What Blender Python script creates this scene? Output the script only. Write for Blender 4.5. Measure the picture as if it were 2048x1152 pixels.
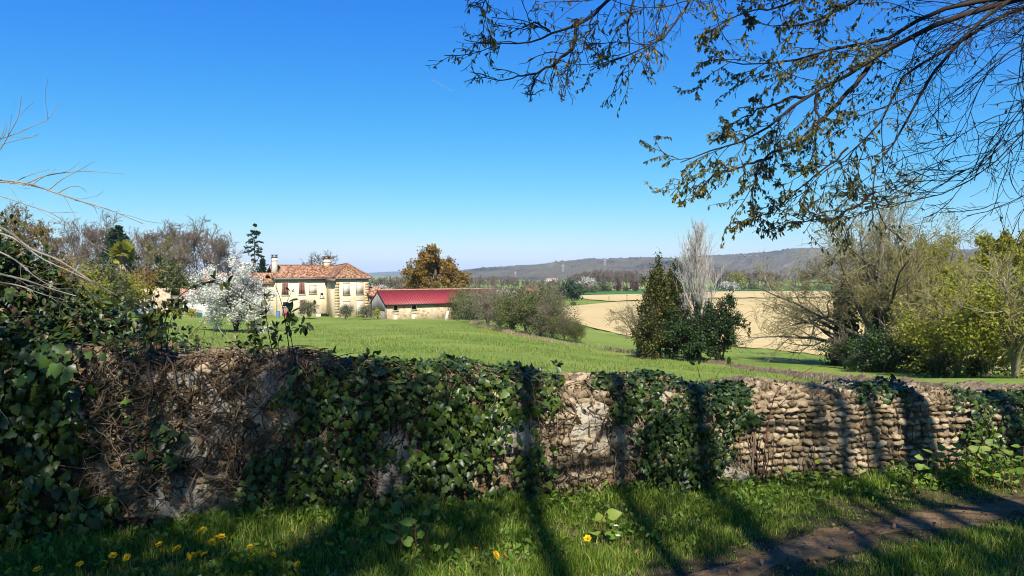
import bpy, math, random
import numpy as np
from math import sin, cos, pi, radians, sqrt

for _o in list(bpy.data.objects):
    bpy.data.objects.remove(_o)
S = bpy.context.scene
COL = S.collection
F = 1435.0          # focal length in photo pixels (2048 wide)
HZ = 550.0          # eye level row in the photo
EYE = 1.6

# ------------------------------------------------------------------ camera
cam = bpy.data.cameras.new('camera')
cam.sensor_width = 36.0
cam.lens = 36.0 * F / 2048.0
cam.shift_y = -(576.0 - HZ) / 2048.0
cam.clip_start = 0.05
cam.clip_end = 60000
camo = bpy.data.objects.new('camera', cam)
COL.objects.link(camo)
camo.location = (0, 0, EYE)
camo.rotation_euler = (radians(90), 0, 0)
S.camera = camo

# ------------------------------------------------------------------ sky, sun, exposure
SUN_EL = radians(47.0)
SUN_AZ = radians(174.5)                 # clockwise from +Y: behind the camera, a little to the right
SUN_DIR = np.array([sin(SUN_AZ) * cos(SUN_EL), cos(SUN_AZ) * cos(SUN_EL), sin(SUN_EL)])
W = bpy.data.worlds.new('World')
S.world = W
W.use_nodes = True
wn, wl = W.node_tree.nodes, W.node_tree.links
wn.clear()
sky = wn.new('ShaderNodeTexSky')
sky.sky_type = 'NISHITA'
sky.sun_disc = False
sky.sun_elevation = SUN_EL
sky.sun_rotation = SUN_AZ
sky.altitude = 200
sky.air_density = 1.0
sky.dust_density = 0.4
sky.ozone_density = 2.2
# one even colour grade of the whole sky: the deep saturated azure of the photograph
EXPO = 0.95
sp = wn.new('ShaderNodeSeparateColor'); cb = wn.new('ShaderNodeCombineColor')
wl.new(sky.outputs[0], sp.inputs[0])
for i, (k, p) in enumerate(((.70, 2.4), (.80, 1.16), (1.0, .28))):
    m1 = wn.new('ShaderNodeMath'); m1.operation = 'MULTIPLY'; m1.inputs[1].default_value = 0.1387
    m2 = wn.new('ShaderNodeMath'); m2.operation = 'POWER'; m2.inputs[1].default_value = p
    m3 = wn.new('ShaderNodeMath'); m3.operation = 'MULTIPLY'; m3.inputs[1].default_value = k / (0.12 * 2 ** EXPO)
    wl.new(sp.outputs[i], m1.inputs[0]); wl.new(m1.outputs[0], m2.inputs[0]); wl.new(m2.outputs[0], m3.inputs[0]); wl.new(m3.outputs[0], cb.inputs[i])
bg = wn.new('ShaderNodeBackground')
bg.inputs['Strength'].default_value = 0.12
wo = wn.new('ShaderNodeOutputWorld')
wl.new(cb.outputs[0], bg.inputs['Color'])
wl.new(bg.outputs[0], wo.inputs['Surface'])

sl = bpy.data.lights.new('sun', 'SUN')
sl.energy = 5.0
sl.angle = radians(0.53)
sl.color = (1.0, 0.93, 0.82)
so = bpy.data.objects.new('sun', sl)
COL.objects.link(so)
so.location = (10, -30, 40)
from mathutils import Vector
so.rotation_euler = Vector(tuple(-SUN_DIR)).to_track_quat('-Z', 'Y').to_euler()

S.view_settings.view_transform = 'Standard'
S.view_settings.look = 'None'
S.view_settings.gamma = 1.0
S.view_settings.exposure = EXPO
S.view_settings.use_curve_mapping = False
S.cycles.use_denoising = True
try:
    S.cycles.denoiser = 'OPENIMAGEDENOISE'
    S.cycles.denoising_input_passes = 'RGB_ALBEDO_NORMAL'
except Exception:
    pass
S.cycles.max_bounces = 5
S.cycles.diffuse_bounces = 3
S.cycles.glossy_bounces = 2
S.cycles.transmission_bounces = 3
S.cycles.transparent_max_bounces = 4
S.cycles.volume_bounces = 0
S.cycles.use_adaptive_sampling = True
S.cycles.adaptive_threshold = 0.01
S.cycles.filter_width = 1.05

rng = np.random.default_rng(11)
random.seed(5)

# ------------------------------------------------------------------ materials
def _nt(name):
    m = bpy.data.materials.new(name)
    m.use_nodes = True
    n, l = m.node_tree.nodes, m.node_tree.links
    n.clear()
    out = n.new('ShaderNodeOutputMaterial')
    b = n.new('ShaderNodeBsdfPrincipled')
    l.new(b.outputs[0], out.inputs['Surface'])
    return m, n, l, b, out

ALB = 0.74
def ramp(n, stops, interp='LINEAR'):
    r = n.new('ShaderNodeValToRGB')
    r.color_ramp.interpolation = interp
    e = r.color_ramp.elements
    while len(e) < len(stops):
        e.new(0.5)
    for el, (p, c) in zip(e, stops):
        el.position = p
        el.color = (c[0] * ALB, c[1] * ALB, c[2] * ALB, 1)
    return r

def mat_noise(name, stops, scale=4, detail=5, rough=0.85, bump=0.0, bscale=None, spec=0.25,
              stretch=(1, 1, 1), second=None, rnd=0.0, distort=0.0, bdist=0.02, world=False):
    m, n, l, b, out = _nt(name)
    tc = n.new('ShaderNodeTexCoord')
    mp = n.new('ShaderNodeMapping')
    mp.inputs['Scale'].default_value = stretch
    if world:
        gp = n.new('ShaderNodeNewGeometry'); l.new(gp.outputs['Position'], mp.inputs['Vector'])
    else:
        l.new(tc.outputs['Object'], mp.inputs['Vector'])
    nz = n.new('ShaderNodeTexNoise')
    nz.inputs['Scale'].default_value = scale
    nz.inputs['Detail'].default_value = detail
    nz.inputs['Roughness'].default_value = 0.65
    nz.inputs['Distortion'].default_value = distort
    l.new(mp.outputs[0], nz.inputs['Vector'])
    fac = nz.outputs['Fac']
    if second:                                   # a second, larger scale of variation
        n2 = n.new('ShaderNodeTexNoise')
        n2.inputs['Scale'].default_value = second[0]
        n2.inputs['Detail'].default_value = 3
        l.new(mp.outputs[0], n2.inputs['Vector'])
        mx = n.new('ShaderNodeMix')
        mx.data_type = 'FLOAT'
        mx.inputs[0].default_value = second[1]
        l.new(fac, mx.inputs[2]); l.new(n2.outputs['Fac'], mx.inputs[3])
        fac = mx.outputs[0]
    if rnd:
        at = n.new('ShaderNodeAttribute'); at.attribute_name = 'rnd'
        oi = n.new('ShaderNodeObjectInfo')
        ad = n.new('ShaderNodeMath'); ad.operation = 'ADD'
        l.new(at.outputs['Fac'], ad.inputs[0]); l.new(oi.outputs['Random'], ad.inputs[1])
        fr = n.new('ShaderNodeMath'); fr.operation = 'FRACT'
        l.new(ad.outputs[0], fr.inputs[0])
        ma = n.new('ShaderNodeMath'); ma.operation = 'MULTIPLY_ADD'
        ma.inputs[1].default_value = rnd; ma.inputs[2].default_value = -rnd * 0.5
        l.new(fr.outputs[0], ma.inputs[0])
        a2 = n.new('ShaderNodeMath'); a2.operation = 'ADD'
        l.new(fac, a2.inputs[0]); l.new(ma.outputs[0], a2.inputs[1])
        fac = a2.outputs[0]
    r = ramp(n, stops)
    l.new(fac, r.inputs[0])
    l.new(r.outputs[0], b.inputs['Base Color'])
    b.inputs['Roughness'].default_value = rough
    b.inputs['Specular IOR Level'].default_value = spec
    if bump:
        bn = n.new('ShaderNodeTexNoise')
        bn.inputs['Scale'].default_value = bscale or scale * 3
        bn.inputs['Detail'].default_value = 6
        l.new(mp.outputs[0], bn.inputs['Vector'])
        bp = n.new('ShaderNodeBump')
        bp.inputs['Strength'].default_value = bump
        bp.inputs['Distance'].default_value = bdist
        l.new(bn.outputs['Fac'], bp.inputs['Height'])
        l.new(bp.outputs[0], b.inputs['Normal'])
    return m

def mat_leaf(name, stops, rough=0.45, trans=0.35, spec=0.4, tcol=1.25):
    m, n, l, b, out = _nt(name)
    at = n.new('ShaderNodeAttribute'); at.attribute_name = 'rnd'
    oi = n.new('ShaderNodeObjectInfo')
    ad = n.new('ShaderNodeMath'); ad.operation = 'ADD'
    l.new(at.outputs['Fac'], ad.inputs[0]); l.new(oi.outputs['Random'], ad.inputs[1])
    fr = n.new('ShaderNodeMath'); fr.operation = 'FRACT'
    l.new(ad.outputs[0], fr.inputs[0])
    r = ramp(n, stops)
    l.new(fr.outputs[0], r.inputs[0])
    l.new(r.outputs[0], b.inputs['Base Color'])
    b.inputs['Roughness'].default_value = rough
    b.inputs['Specular IOR Level'].default_value = spec
    if trans:
        t = n.new('ShaderNodeBsdfTranslucent')
        mc = n.new('ShaderNodeMix'); mc.data_type = 'RGBA'; mc.blend_type = 'MULTIPLY'
        mc.inputs[0].default_value = 1
        mc.inputs[7].default_value = (tcol, tcol * 1.05, tcol * 0.6, 1)
        l.new(r.outputs[0], mc.inputs[6])
        l.new(mc.outputs[2], t.inputs['Color'])
        mx = n.new('ShaderNodeMixShader'); mx.inputs[0].default_value = trans
        l.new(b.outputs[0], mx.inputs[1]); l.new(t.outputs[0], mx.inputs[2])
        l.new(mx.outputs[0], out.inputs['Surface'])
    return m

def mat_plain(name, c, rough=0.6, spec=0.3, metal=0.0, var=0.12, scale=6):
    d = tuple(max(0, x * (1 - var)) for x in c); u = tuple(min(1, x * (1 + var)) for x in c)
    m = mat_noise(name, [(0.3, d), (0.7, u)], scale=scale, rough=rough, spec=spec)
    m.node_tree.nodes['Principled BSDF'].inputs['Metallic'].default_value = metal
    return m

# ------------------------------------------------------------------ mesh helpers
def make_mesh(name, V, faces, mat=None, smooth=False, rnd=None, midx=None):
    """faces: list of int arrays (m,3) or (m,4)"""
    V = np.asarray(V, dtype=np.float32).reshape(-1, 3)
    me = bpy.data.meshes.new(name)
    faces = [np.asarray(f, dtype=np.int32) for f in faces if len(f)]
    me.vertices.add(len(V))
    me.vertices.foreach_set('co', V.ravel())
    loops = np.concatenate([f.ravel() for f in faces])
    tot = np.concatenate([np.full(len(f), f.shape[1], dtype=np.int32) for f in faces])
    start = np.concatenate([[0], np.cumsum(tot)[:-1]]).astype(np.int32)
    me.loops.add(len(loops))
    me.loops.foreach_set('vertex_index', loops)
    me.polygons.add(len(tot))
    me.polygons.foreach_set('loop_start', start)
    me.polygons.foreach_set('loop_total', tot)
    if smooth:
        me.polygons.foreach_set('use_smooth', np.ones(len(tot), dtype=bool))
    if midx is not None:
        me.polygons.foreach_set('material_index', np.asarray(midx, dtype=np.int32))
    if rnd is not None:
        a = me.attributes.new('rnd', 'FLOAT', 'POINT')
        a.data.foreach_set('value', np.asarray(rnd, dtype=np.float32))
    if mat is not None:
        for mm in (mat if isinstance(mat, (list, tuple)) else [mat]):
            me.materials.append(mm)
    me.update(calc_edges=True)
    return me

def link(name, data, parent=None, loc=None):
    o = bpy.data.objects.new(name, data)
    COL.objects.link(o)
    if parent is not None:
        o.parent = parent
    if loc is not None:
        o.location = loc
    return o

def tag(o, label=None, cat=None, group=None, kind=None):
    if label: o['label'] = label
    if cat: o['category'] = cat
    if group: o['group'] = group
    if kind: o['kind'] = kind
    return o

def thing(name, label, cat, loc=(0, 0, 0), rz=0.0, group=None, scale=1.0):
    o = link(name, None)
    o.empty_display_size = 0.2
    o.location = loc
    o.rotation_euler = (0, 0, rz)
    o.scale = (scale, scale, scale) if not isinstance(scale, (tuple, list)) else scale
    return tag(o, label, cat, group)

def wpart(name, V, faces, mat, parent, **kw):
    """a part given in world coordinates under a thing that is only translated"""
    V = np.asarray(V, dtype=float).reshape(-1, 3) - np.array(parent.location)
    return link(name, make_mesh(name, V, faces, mat, **kw), parent)

def structure(name, V, faces, mat, **kw):
    o = link(name, make_mesh(name, V, faces, mat, **kw))
    o['kind'] = 'structure'
    return o

class MB:
    """collects boxes / prisms into one mesh"""
    def __init__(s):
        s.V = []; s.Q = []; s.T = []; s.n = 0
    def add(s, V, quads=(), tris=()):
        V = np.asarray(V, float)
        s.V.append(V)
        if len(quads): s.Q.append(np.asarray(quads) + s.n)
        if len(tris): s.T.append(np.asarray(tris) + s.n)
        s.n += len(V)
        return s
    def box(s, x0, x1, y0, y1, z0, z1):
        V = [(x0, y0, z0), (x1, y0, z0), (x1, y1, z0), (x0, y1, z0), (x0, y0, z1), (x1, y0, z1), (x1, y1, z1), (x0, y1, z1)]
        return s.add(V, [(0, 3, 2, 1), (4, 5, 6, 7), (0, 1, 5, 4), (1, 2, 6, 5), (2, 3, 7, 6), (3, 0, 4, 7)])
    def hexa(s, V):
        return s.add(V, [(0, 3, 2, 1), (4, 5, 6, 7), (0, 1, 5, 4), (1, 2, 6, 5), (2, 3, 7, 6), (3, 0, 4, 7)])
    def slab(s, pts, th):
        """a sloping polygon given thickness downwards"""
        k = len(pts); P = np.asarray(pts, float)
        V = np.concatenate([P, P - np.array([0, 0, th])])
        s.add(V, [(i, i + k, (i + 1) % k + k, (i + 1) % k) for i in range(k)])
        base = s.n - 2 * k
        if k == 4:
            s.Q.append(np.array([[0, 1, 2, 3], [7, 6, 5, 4]]) + base)
        else:
            s.T.append(np.array([[0, 1, 2], [5, 4, 3]]) + base)
        return s
    def data(s):
        fs = []
        if s.Q: fs.append(np.concatenate(s.Q))
        if s.T: fs.append(np.concatenate(s.T))
        return np.concatenate(s.V), fs
    def build(s, name, mat, parent=None, smooth=False):
        V, fs = s.data()
        return link(name, make_mesh(name, V, fs, mat, smooth=smooth), parent)

def norm(v):
    return v / np.maximum(np.linalg.norm(v, axis=-1, keepdims=True), 1e-9)

def tubes(P, R, k=4):
    """P (m,n,3), R (m,n) -> V, quads"""
    P = np.asarray(P, float); R = np.asarray(R, float)
    m, n, _ = P.shape
    T = norm(np.gradient(P, axis=1))
    Tm = norm(P[:, -1] - P[:, 0])
    ref = np.where(np.abs(Tm[:, 2:3]) < 0.8, np.array([[0, 0, 1.0]]), np.array([[1.0, 0, 0]]))[:, None, :]
    U = norm(np.cross(T, np.broadcast_to(ref, T.shape)))
    Wv = np.cross(T, U)
    a = np.arange(k) * 2 * pi / k
    ring = P[:, :, None, :] + R[:, :, None, None] * (np.cos(a)[None, None, :, None] * U[:, :, None, :] + np.sin(a)[None, None, :, None] * Wv[:, :, None, :])
    V = ring.reshape(-1, 3)
    b = (np.arange(m)[:, None, None] * n + np.arange(n - 1)[None, :, None]) * k
    j = np.arange(k)[None, None, :]
    j2 = (j + 1) % k
    q = np.stack([b + j, b + j2, b + k + j2, b + k + j], axis=-1).reshape(-1, 4)
    return V, q

class Acc:
    """accumulates vertex / face blocks with a per-vertex random value"""
    def __init__(s):
        s.V = []; s.F = []; s.R = []; s.n = 0
    def add(s, V, f, rnd=None):
        s.V.append(V); s.F.append(np.asarray(f) + s.n)
        s.R.append(np.zeros(len(V)) if rnd is None else rnd)
        s.n += len(V)
        return s
    def mesh(s, name, mat, smooth=False, off=None):
        V = np.concatenate(s.V)
        if off is not None: V = V - np.array(off)
        q = [f for f in s.F if f.shape[1] == 4]; t = [f for f in s.F if f.shape[1] == 3]
        fs = ([np.concatenate(q)] if q else []) + ([np.concatenate(t)] if t else [])
        return make_mesh(name, V, fs, mat, smooth=smooth, rnd=np.concatenate(s.R))

def resample(pts, n):
    pts = np.asarray(pts, float)
    d = np.concatenate([[0], np.cumsum(np.linalg.norm(np.diff(pts, axis=0), axis=1))])
    t = np.linspace(0, d[-1], n)
    # smooth cubic through the points (Catmull-Rom on the parameter)
    out = np.empty((n, 3))
    m = np.gradient(pts, d, axis=0) if len(pts) > 2 else np.tile((pts[-1] - pts[0]) / d[-1], (len(pts), 1))
    for i, tt in enumerate(t):
        k = min(max(np.searchsorted(d, tt) - 1, 0), len(d) - 2)
        h = d[k + 1] - d[k]; u = (tt - d[k]) / h
        h00 = 2*u**3 - 3*u**2 + 1; h10 = u**3 - 2*u**2 + u; h01 = -2*u**3 + 3*u**2; h11 = u**3 - u**2
        out[i] = h00*pts[k] + h10*h*m[k] + h01*pts[k+1] + h11*h*m[k+1]
    return out

def grow(par, nc, tr, ang, lenf, npts, wob, trop, rad, g, prof=None, tip=0.25, flat=0.0):
    """children of a set of branches, all at once"""
    P, R, L = par
    m, n, _ = P.shape
    idx = np.repeat(np.arange(m), nc)
    t = (np.tile(np.arange(nc), m) + g.random(m * nc)) / nc * (tr[1] - tr[0]) + tr[0]
    f = t * (n - 1); i = np.minimum(f.astype(int), n - 2); fr = (f - i)[:, None]
    base = P[idx, i] * (1 - fr) + P[idx, i + 1] * fr
    rb = R[idx, i] * (1 - fr[:, 0]) + R[idx, i + 1] * fr[:, 0]
    tan = norm(P[idx, i + 1] - P[idx, i])
    rv = g.normal(size=tan.shape)
    if flat: rv[:, 2] *= (1 - flat)
    per = norm(rv - (rv * tan).sum(1, keepdims=True) * tan)
    a = np.radians(g.uniform(ang[0], ang[1], len(idx)))[:, None]
    d = tan * np.cos(a) + per * np.sin(a)
    pl = L[idx] * lenf * g.uniform(0.65, 1.25, len(idx))
    if prof is not None: pl = pl * prof(t)
    r0 = np.minimum(rb * 0.75, pl * rad)
    Q = np.empty((len(idx), npts, 3)); Q[:, 0] = base
    st = (pl / (npts - 1))[:, None]
    for j in range(1, npts):
        d = norm(d + g.normal(size=d.shape) * wob + np.array([0, 0, trop]))
        Q[:, j] = Q[:, j - 1] + d * st
    RR = r0[:, None] * np.linspace(1, tip, npts)[None, :]
    return Q, RR, pl

def trunk(h, r, npts, wob, g, lean=(0, 0), tip=0.35):
    z = np.linspace(0, h, npts)
    P = np.zeros((1, npts, 3)); P[0, :, 2] = z
    w = np.cumsum(g.normal(size=(npts, 2)) * wob * h / npts, axis=0); w[0] = 0
    P[0, :, :2] = w + np.outer(np.linspace(0, 1, npts), lean)
    R = r * (np.linspace(1, tip, npts) ** 1.0)[None, :]
    R[0, 0] *= 1.35
    return P, R, np.array([h])

def along(par, count, g, tr=(0.15, 1.0)):
    """random points on branches -> position, direction"""
    P, R, L = par
    m, n, _ = P.shape
    idx = g.integers(0, m, count)
    t = g.uniform(tr[0], tr[1], count) * (n - 1)
    i = np.minimum(t.astype(int), n - 2); f = (t - i)[:, None]
    return P[idx, i] * (1 - f) + P[idx, i + 1] * f, norm(P[idx, i + 1] - P[idx, i])

def leafset(pos, axis, nrm, size, tmpl):
    """many copies of a leaf: tmpl = (verts (k,3), tris)"""
    tv, tf = tmpl
    pos = np.asarray(pos, float)
    X = norm(np.asarray(axis, float))
    Z = np.asarray(nrm, float); Z = norm(Z - (Z * X).sum(1, keepdims=True) * X)
    Y = np.cross(Z, X)
    s = np.broadcast_to(np.asarray(size, float), (len(pos),))[:, None, None]
    V = pos[:, None, :] + s * (tv[None, :, 0:1] * X[:, None, :] + tv[None, :, 1:2] * Y[:, None, :] + tv[None, :, 2:3] * Z[:, None, :])
    k = len(tv)
    Fc = (tf[None, :, :] + (np.arange(len(pos)) * k)[:, None, None]).reshape(-1, tf.shape[1])
    return V.reshape(-1, 3), Fc

def leafrnd(n, tmpl, g, vals=None):
    v = g.random(n) if vals is None else vals
    return np.repeat(v, len(tmpl[0]))

def fan(outline, c, cz=0.05, drop=-0.07):
    half = [np.array([x, y, drop * abs(y) * 2]) for x, y in outline]
    pts = [np.array([0, 0, 0.0])] + half + [np.array([1, 0, drop])] + [p * np.array([1, -1, 1]) for p in half[::-1]]
    V = np.array(pts + [np.array([c, 0, cz])])
    k = len(V) - 1
    return V, np.array([(i, (i + 1) % k, k) for i in range(k)])

IVY = fan([(-0.13, 0.24), (0.08, 0.45), (0.28, 0.34), (0.50, 0.37), (0.70, 0.18)], 0.33, 0.06, -0.10)
HEART = fan([(-0.10, 0.22), (0.10, 0.42), (0.45, 0.40), (0.8, 0.18)], 0.35, -0.08, 0.06)
OVAL = (np.array([(0, 0, 0), (0.3, 0.24, 0.05), (0.7, 0.22, 0.05), (1, 0, -0.04), (0.7, -0.22, 0.05), (0.3, -0.24, 0.05), (0.5, 0, 0)]),
        np.array([(0, 6, 1), (1, 6, 2), (2, 6, 3), (3, 6, 4), (4, 6, 5), (5, 6, 0)]))
DIA = (np.array([(0, 0, 0), (0.5, 0.32, 0.08), (1, 0, 0), (0.5, -0.32, 0.08)]), np.array([(0, 1, 2), (0, 2, 3)]))
SLIM = (np.array([(0, 0, 0), (0.4, 0.17, 0.05), (1, 0, -0.08), (0.4, -0.17, 0.05)]), np.array([(0, 1, 2), (0, 2, 3)]))
QUADP = (np.array([(-0.5, -0.5, 0), (0.5, -0.5, 0.1), (0.5, 0.5, 0), (-0.5, 0.5, 0.1)]), np.array([(0, 1, 2), (0, 2, 3)]))
FLOW = fan([(0.05, 0.25), (0.25, 0.5), (0.5, 0.35), (0.8, 0.45)], 0.5, 0.1, -0.05)

def rdir(n, g, zb=0.0):
    v = g.normal(size=(n, 3)); v[:, 2] += zb
    return norm(v)

# ------------------------------------------------------------------ terrain
_CP = []
def _c(px, Y, z=None, py=None):
    if z is None: z = EYE - (py - HZ) / F * Y
    _CP.append((px, Y, z))
for px in (-900, -300, 100):
    for Y, z in ((7, .2), (30, -1.0), (60, -2.2), (100, -3.6), (160, -4.2), (400, -8), (1000, -11), (3000, -11)): _c(px, Y, z)
_c(470, 7, .15); _c(470, 28, py=700); _c(470, 60, py=664); _c(470, 108, py=632); _c(470, 200, -6.5); _c(470, 500, -11); _c(470, 3000, -11)
_c(700, 7, .1); _c(700, 20, py=716); _c(700, 50, py=670); _c(700, 106, py=636); _c(700, 250, -8); _c(700, 600, -11)
_c(1000, 7, 0); _c(1000, 15, py=740); _c(1000, 36, py=690); _c(1000, 75, py=655); _c(1000, 105, py=643); _c(1000, 250, -9); _c(1000, 600, -11); _c(1000, 3000, -11)
_c(1200, 7, -.05); _c(1200, 58, py=692); _c(1200, 75, py=672); _c(1200, 110, py=656); _c(1200, 300, py=605); _c(1200, 500, py=585); _c(1200, 1000, -11)
_c(1450, 7, -.1); _c(1450, 20, -1.45); _c(1450, 40, py=728); _c(1450, 55, py=707); _c(1450, 78, py=692); _c(1450, 300, py=603); _c(1450, 500, py=586)
_c(1650, 7, -.15); _c(1650, 16, -1.0); _c(1650, 28, py=752); _c(1650, 48, py=725); _c(1650, 62, py=712); _c(1650, 300, py=602); _c(1650, 3000, -11)
_c(1900, 7, -.2); _c(1900, 18, py=775); _c(1900, 40, py=742); _c(1900, 60, py=728); _c(1900, 250, -9.5); _c(1900, 500, -11)
for px in (2300, 3000):
    for Y, z in ((7, -.3), (20, -1.4), (40, -3.6), (60, -5.6), (250, -9.5), (500, -11), (3000, -11)): _c(px, Y, z)
_CP = np.array(_CP)
def _q(px, Y): return np.stack([np.asarray(px, float) / 500.0, np.log(np.asarray(Y, float))], -1)
def _tps(d2): return np.where(d2 > 1e-12, 0.5 * d2 * np.log(np.maximum(d2, 1e-12)), 0)
_A = _q(_CP[:, 0], _CP[:, 1]); _n = len(_A)
_K = _tps(((_A[:, None] - _A[None]) ** 2).sum(-1)) + np.eye(_n) * 0.004
_Pm = np.concatenate([np.ones((_n, 1)), _A], 1)
_M = np.block([[_K, _Pm], [_Pm.T, np.zeros((3, 3))]])
_w = np.linalg.solve(_M, np.concatenate([_CP[:, 2], np.zeros(3)]))
def H(X, Y):
    X = np.asarray(X, float); Y = np.asarray(Y, float)
    sh = np.broadcast(X, Y).shape
    X = np.broadcast_to(X, sh).ravel(); Y = np.broadcast_to(Y, sh).ravel()
    Yc = np.clip(Y, 6.0, 3000)
    A = _q(np.clip(1024 + F * X / Yc, -900, 3000), Yc)
    z = np.empty(len(X))
    for i in range(0, len(X), 20000):
        a = A[i:i + 20000]
        z[i:i + 20000] = _tps(((a[:, None] - _A[None]) ** 2).sum(-1)) @ _w[:_n] + _w[_n] + a @ _w[_n + 1:]
    return z.reshape(sh)
def hit(px, py):
    """where the ground lies along one line of sight"""
    Ys = np.geomspace(9, 2900, 1200)
    s = (px - 1024) / F
    yy = HZ + F * (EYE - H(s * Ys, Ys)) / Ys
    k = int(np.argmax(yy <= py))
    if k == 0: k = len(Ys) - 1
    f = (yy[k - 1] - py) / max(yy[k - 1] - yy[k], 1e-9)
    Y = Ys[k - 1] + min(max(f, 0), 1) * (Ys[k] - Ys[k - 1])
    return np.array([s * Y, Y, float(H(s * Y, Y))])
def P3(px, py, Y):
    return np.array([(px - 1024) / F * Y, Y, EYE - (py - HZ) / F * Y])
def on(px, Y, dz=0.0):
    X = (px - 1024) / F * Y
    return np.array([X, Y, float(H(X, Y)) + dz])

# wall line and profile
WALL_D = np.array([0.9735, 0.2288, 0.0]); WALL_N = np.array([0.2288, -0.9735, 0.0]); WALL_0 = np.array([0, 4.93, 0.0])
def wallY(X): return 4.93 + 0.235 * X
# ------------------------------------------------------------------ material library
M = {}
M['meadow'] = mat_noise('meadow_grass', [(0.28, (.075, .145, .018)), (0.44, (.15, .225, .035)), (0.56, (.22, .28, .05)), (0.70, (.33, .34, .10))],
                        scale=2.2, detail=8, rough=.9, bump=.6, bscale=9, spec=.1, second=(.12, .45), bdist=.06)
M['verge'] = mat_noise('verge_soil', [(0.28, (.03, .03, .012)), (0.45, (.06, .05, .022)), (0.6, (.11, .08, .042)), (0.75, (.2, .145, .085))], scale=6, detail=8, rough=.95, bump=.7, bscale=30, spec=.1)
M['path'] = mat_noise('trodden_earth', [(0.25, (.08, .05, .02)), (0.5, (.19, .125, .06)), (0.75, (.36, .25, .13))], scale=7, detail=9, rough=.95, bump=.9, bscale=40, spec=.1, second=(1.3, .4))
M['plough'] = mat_noise('dry_tilled_soil', [(0.3, (.50, .375, .165)), (0.5, (.59, .455, .21)), (0.7, (.67, .53, .27))], scale=.5, detail=9, rough=.95, bump=.7, bscale=1.2, spec=.05, second=(.03, .5), stretch=(.07, .6, 1), bdist=.3)
M['crop'] = mat_noise('young_crop', [(0.3, (.05, .14, .025)), (0.7, (.085, .2, .035))], scale=.05, detail=8, rough=.9, bump=.3, bscale=1.0, spec=.1)
M['hill'] = mat_noise('wooded_hillside', [(0.36, (.03, .033, .02)), (0.44, (.085, .068, .052)), (0.50, (.145, .11, .086)), (0.55, (.11, .112, .052)), (0.62, (.21, .165, .125))],
                      scale=.022, detail=9, rough=.95, bump=1.0, bscale=.03, spec=.0, second=(.0028, .5), bdist=14)
M['hillfield'] = mat_noise('hill_pasture', [(0.3, (.12, .19, .06)), (0.7, (.2, .26, .10))], scale=.02, detail=6, rough=.95)
M['bark'] = mat_noise('grey_bark', [(0.3, (.07, .058, .045)), (0.7, (.22, .19, .155))], scale=3, detail=7, rough=.9, bump=.6, bscale=14, spec=.1, stretch=(1, 1, .3))
M['twig'] = mat_noise('bare_twigs', [(0.3, (.15, .115, .085)), (0.7, (.29, .235, .185))], scale=2, rough=.9, spec=.1)
M['twig_dark'] = mat_noise('dark_twigs', [(0.3, (.022, .017, .013)), (0.7, (.06, .046, .036))], scale=9, rough=.85, spec=.15)
M['twig_pale'] = mat_noise('pale_poplar_bark', [(0.3, (.34, .31, .26)), (0.7, (.58, .54, .48))], scale=2, rough=.85, spec=.1)
M['twig_olive'] = mat_noise('lichened_twigs', [(0.3, (.2, .165, .08)), (0.7, (.42, .37, .22))], scale=2, rough=.9, spec=.1)
M['deadwood'] = mat_noise('weathered_deadwood', [(0.3, (.16, .135, .10)), (0.7, (.40, .36, .29))], scale=9, rough=.8, bump=.4, bscale=40, spec=.15)
M['vine'] = mat_noise('dry_vine', [(0.3, (.06, .04, .024)), (0.55, (.16, .11, .07)), (0.75, (.34, .26, .18))], scale=3, rough=.9, spec=.1, rnd=.5)
M['stalk'] = mat_noise('red_brown_stalk', [(0.3, (.07, .025, .015)), (0.7, (.17, .075, .045))], scale=14, rough=.7, spec=.2)
G = lambda *c: [(i / max(len(c) - 1, 1), x) for i, x in enumerate(c)]
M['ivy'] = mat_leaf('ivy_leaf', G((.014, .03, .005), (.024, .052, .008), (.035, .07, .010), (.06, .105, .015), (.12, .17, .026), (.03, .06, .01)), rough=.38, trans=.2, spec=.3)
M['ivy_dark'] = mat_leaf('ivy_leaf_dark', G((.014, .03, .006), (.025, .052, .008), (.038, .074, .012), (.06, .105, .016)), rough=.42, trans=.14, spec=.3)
M['ivy_light'] = mat_leaf('ivy_leaf_young', G((.07, .15, .02), (.11, .2, .03), (.16, .26, .04)), rough=.42, trans=.3, spec=.4)
M['bramble'] = mat_leaf('bramble_leaf', G((.02, .045, .012), (.04, .07, .015), (.10, .11, .02), (.07, .1, .02), (.14, .12, .03)), rough=.45, trans=.25)
M['dead_leaf'] = mat_leaf('dead_leaf', G((.10, .06, .03), (.2, .13, .07), (.34, .24, .14), (.24, .13, .06)), rough=.85, trans=.15, spec=.1)
M['grass'] = mat_leaf('grass_blade', G((.07, .14, .012), (.14, .25, .022), (.22, .34, .032), (.31, .41, .05), (.44, .44, .13)), rough=.5, trans=.4, spec=.25)
M['herb'] = mat_leaf('herb_leaf', G((.07, .15, .015), (.13, .24, .028), (.22, .32, .04), (.10, .18, .02)), rough=.5, trans=.35, spec=.25)
M['sprout'] = mat_leaf('sprout_leaf', G((.14, .24, .03), (.2, .3, .04), (.26, .33, .05)), rough=.5, trans=.4, spec=.25)
M['lane_leaf'] = mat_leaf('hornbeam_leaf', G((.04, .055, .014), (.07, .085, .02), (.11, .12, .028), (.17, .165, .035), (.26, .2, .035), (.10, .10, .02)), rough=.5, trans=.25, spec=.3)
M['oak_young'] = mat_leaf('oak_catkins', G((.16, .085, .018), (.25, .14, .028), (.34, .2, .04), (.22, .17, .035)), rough=.7, trans=.25, spec=.1)
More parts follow.
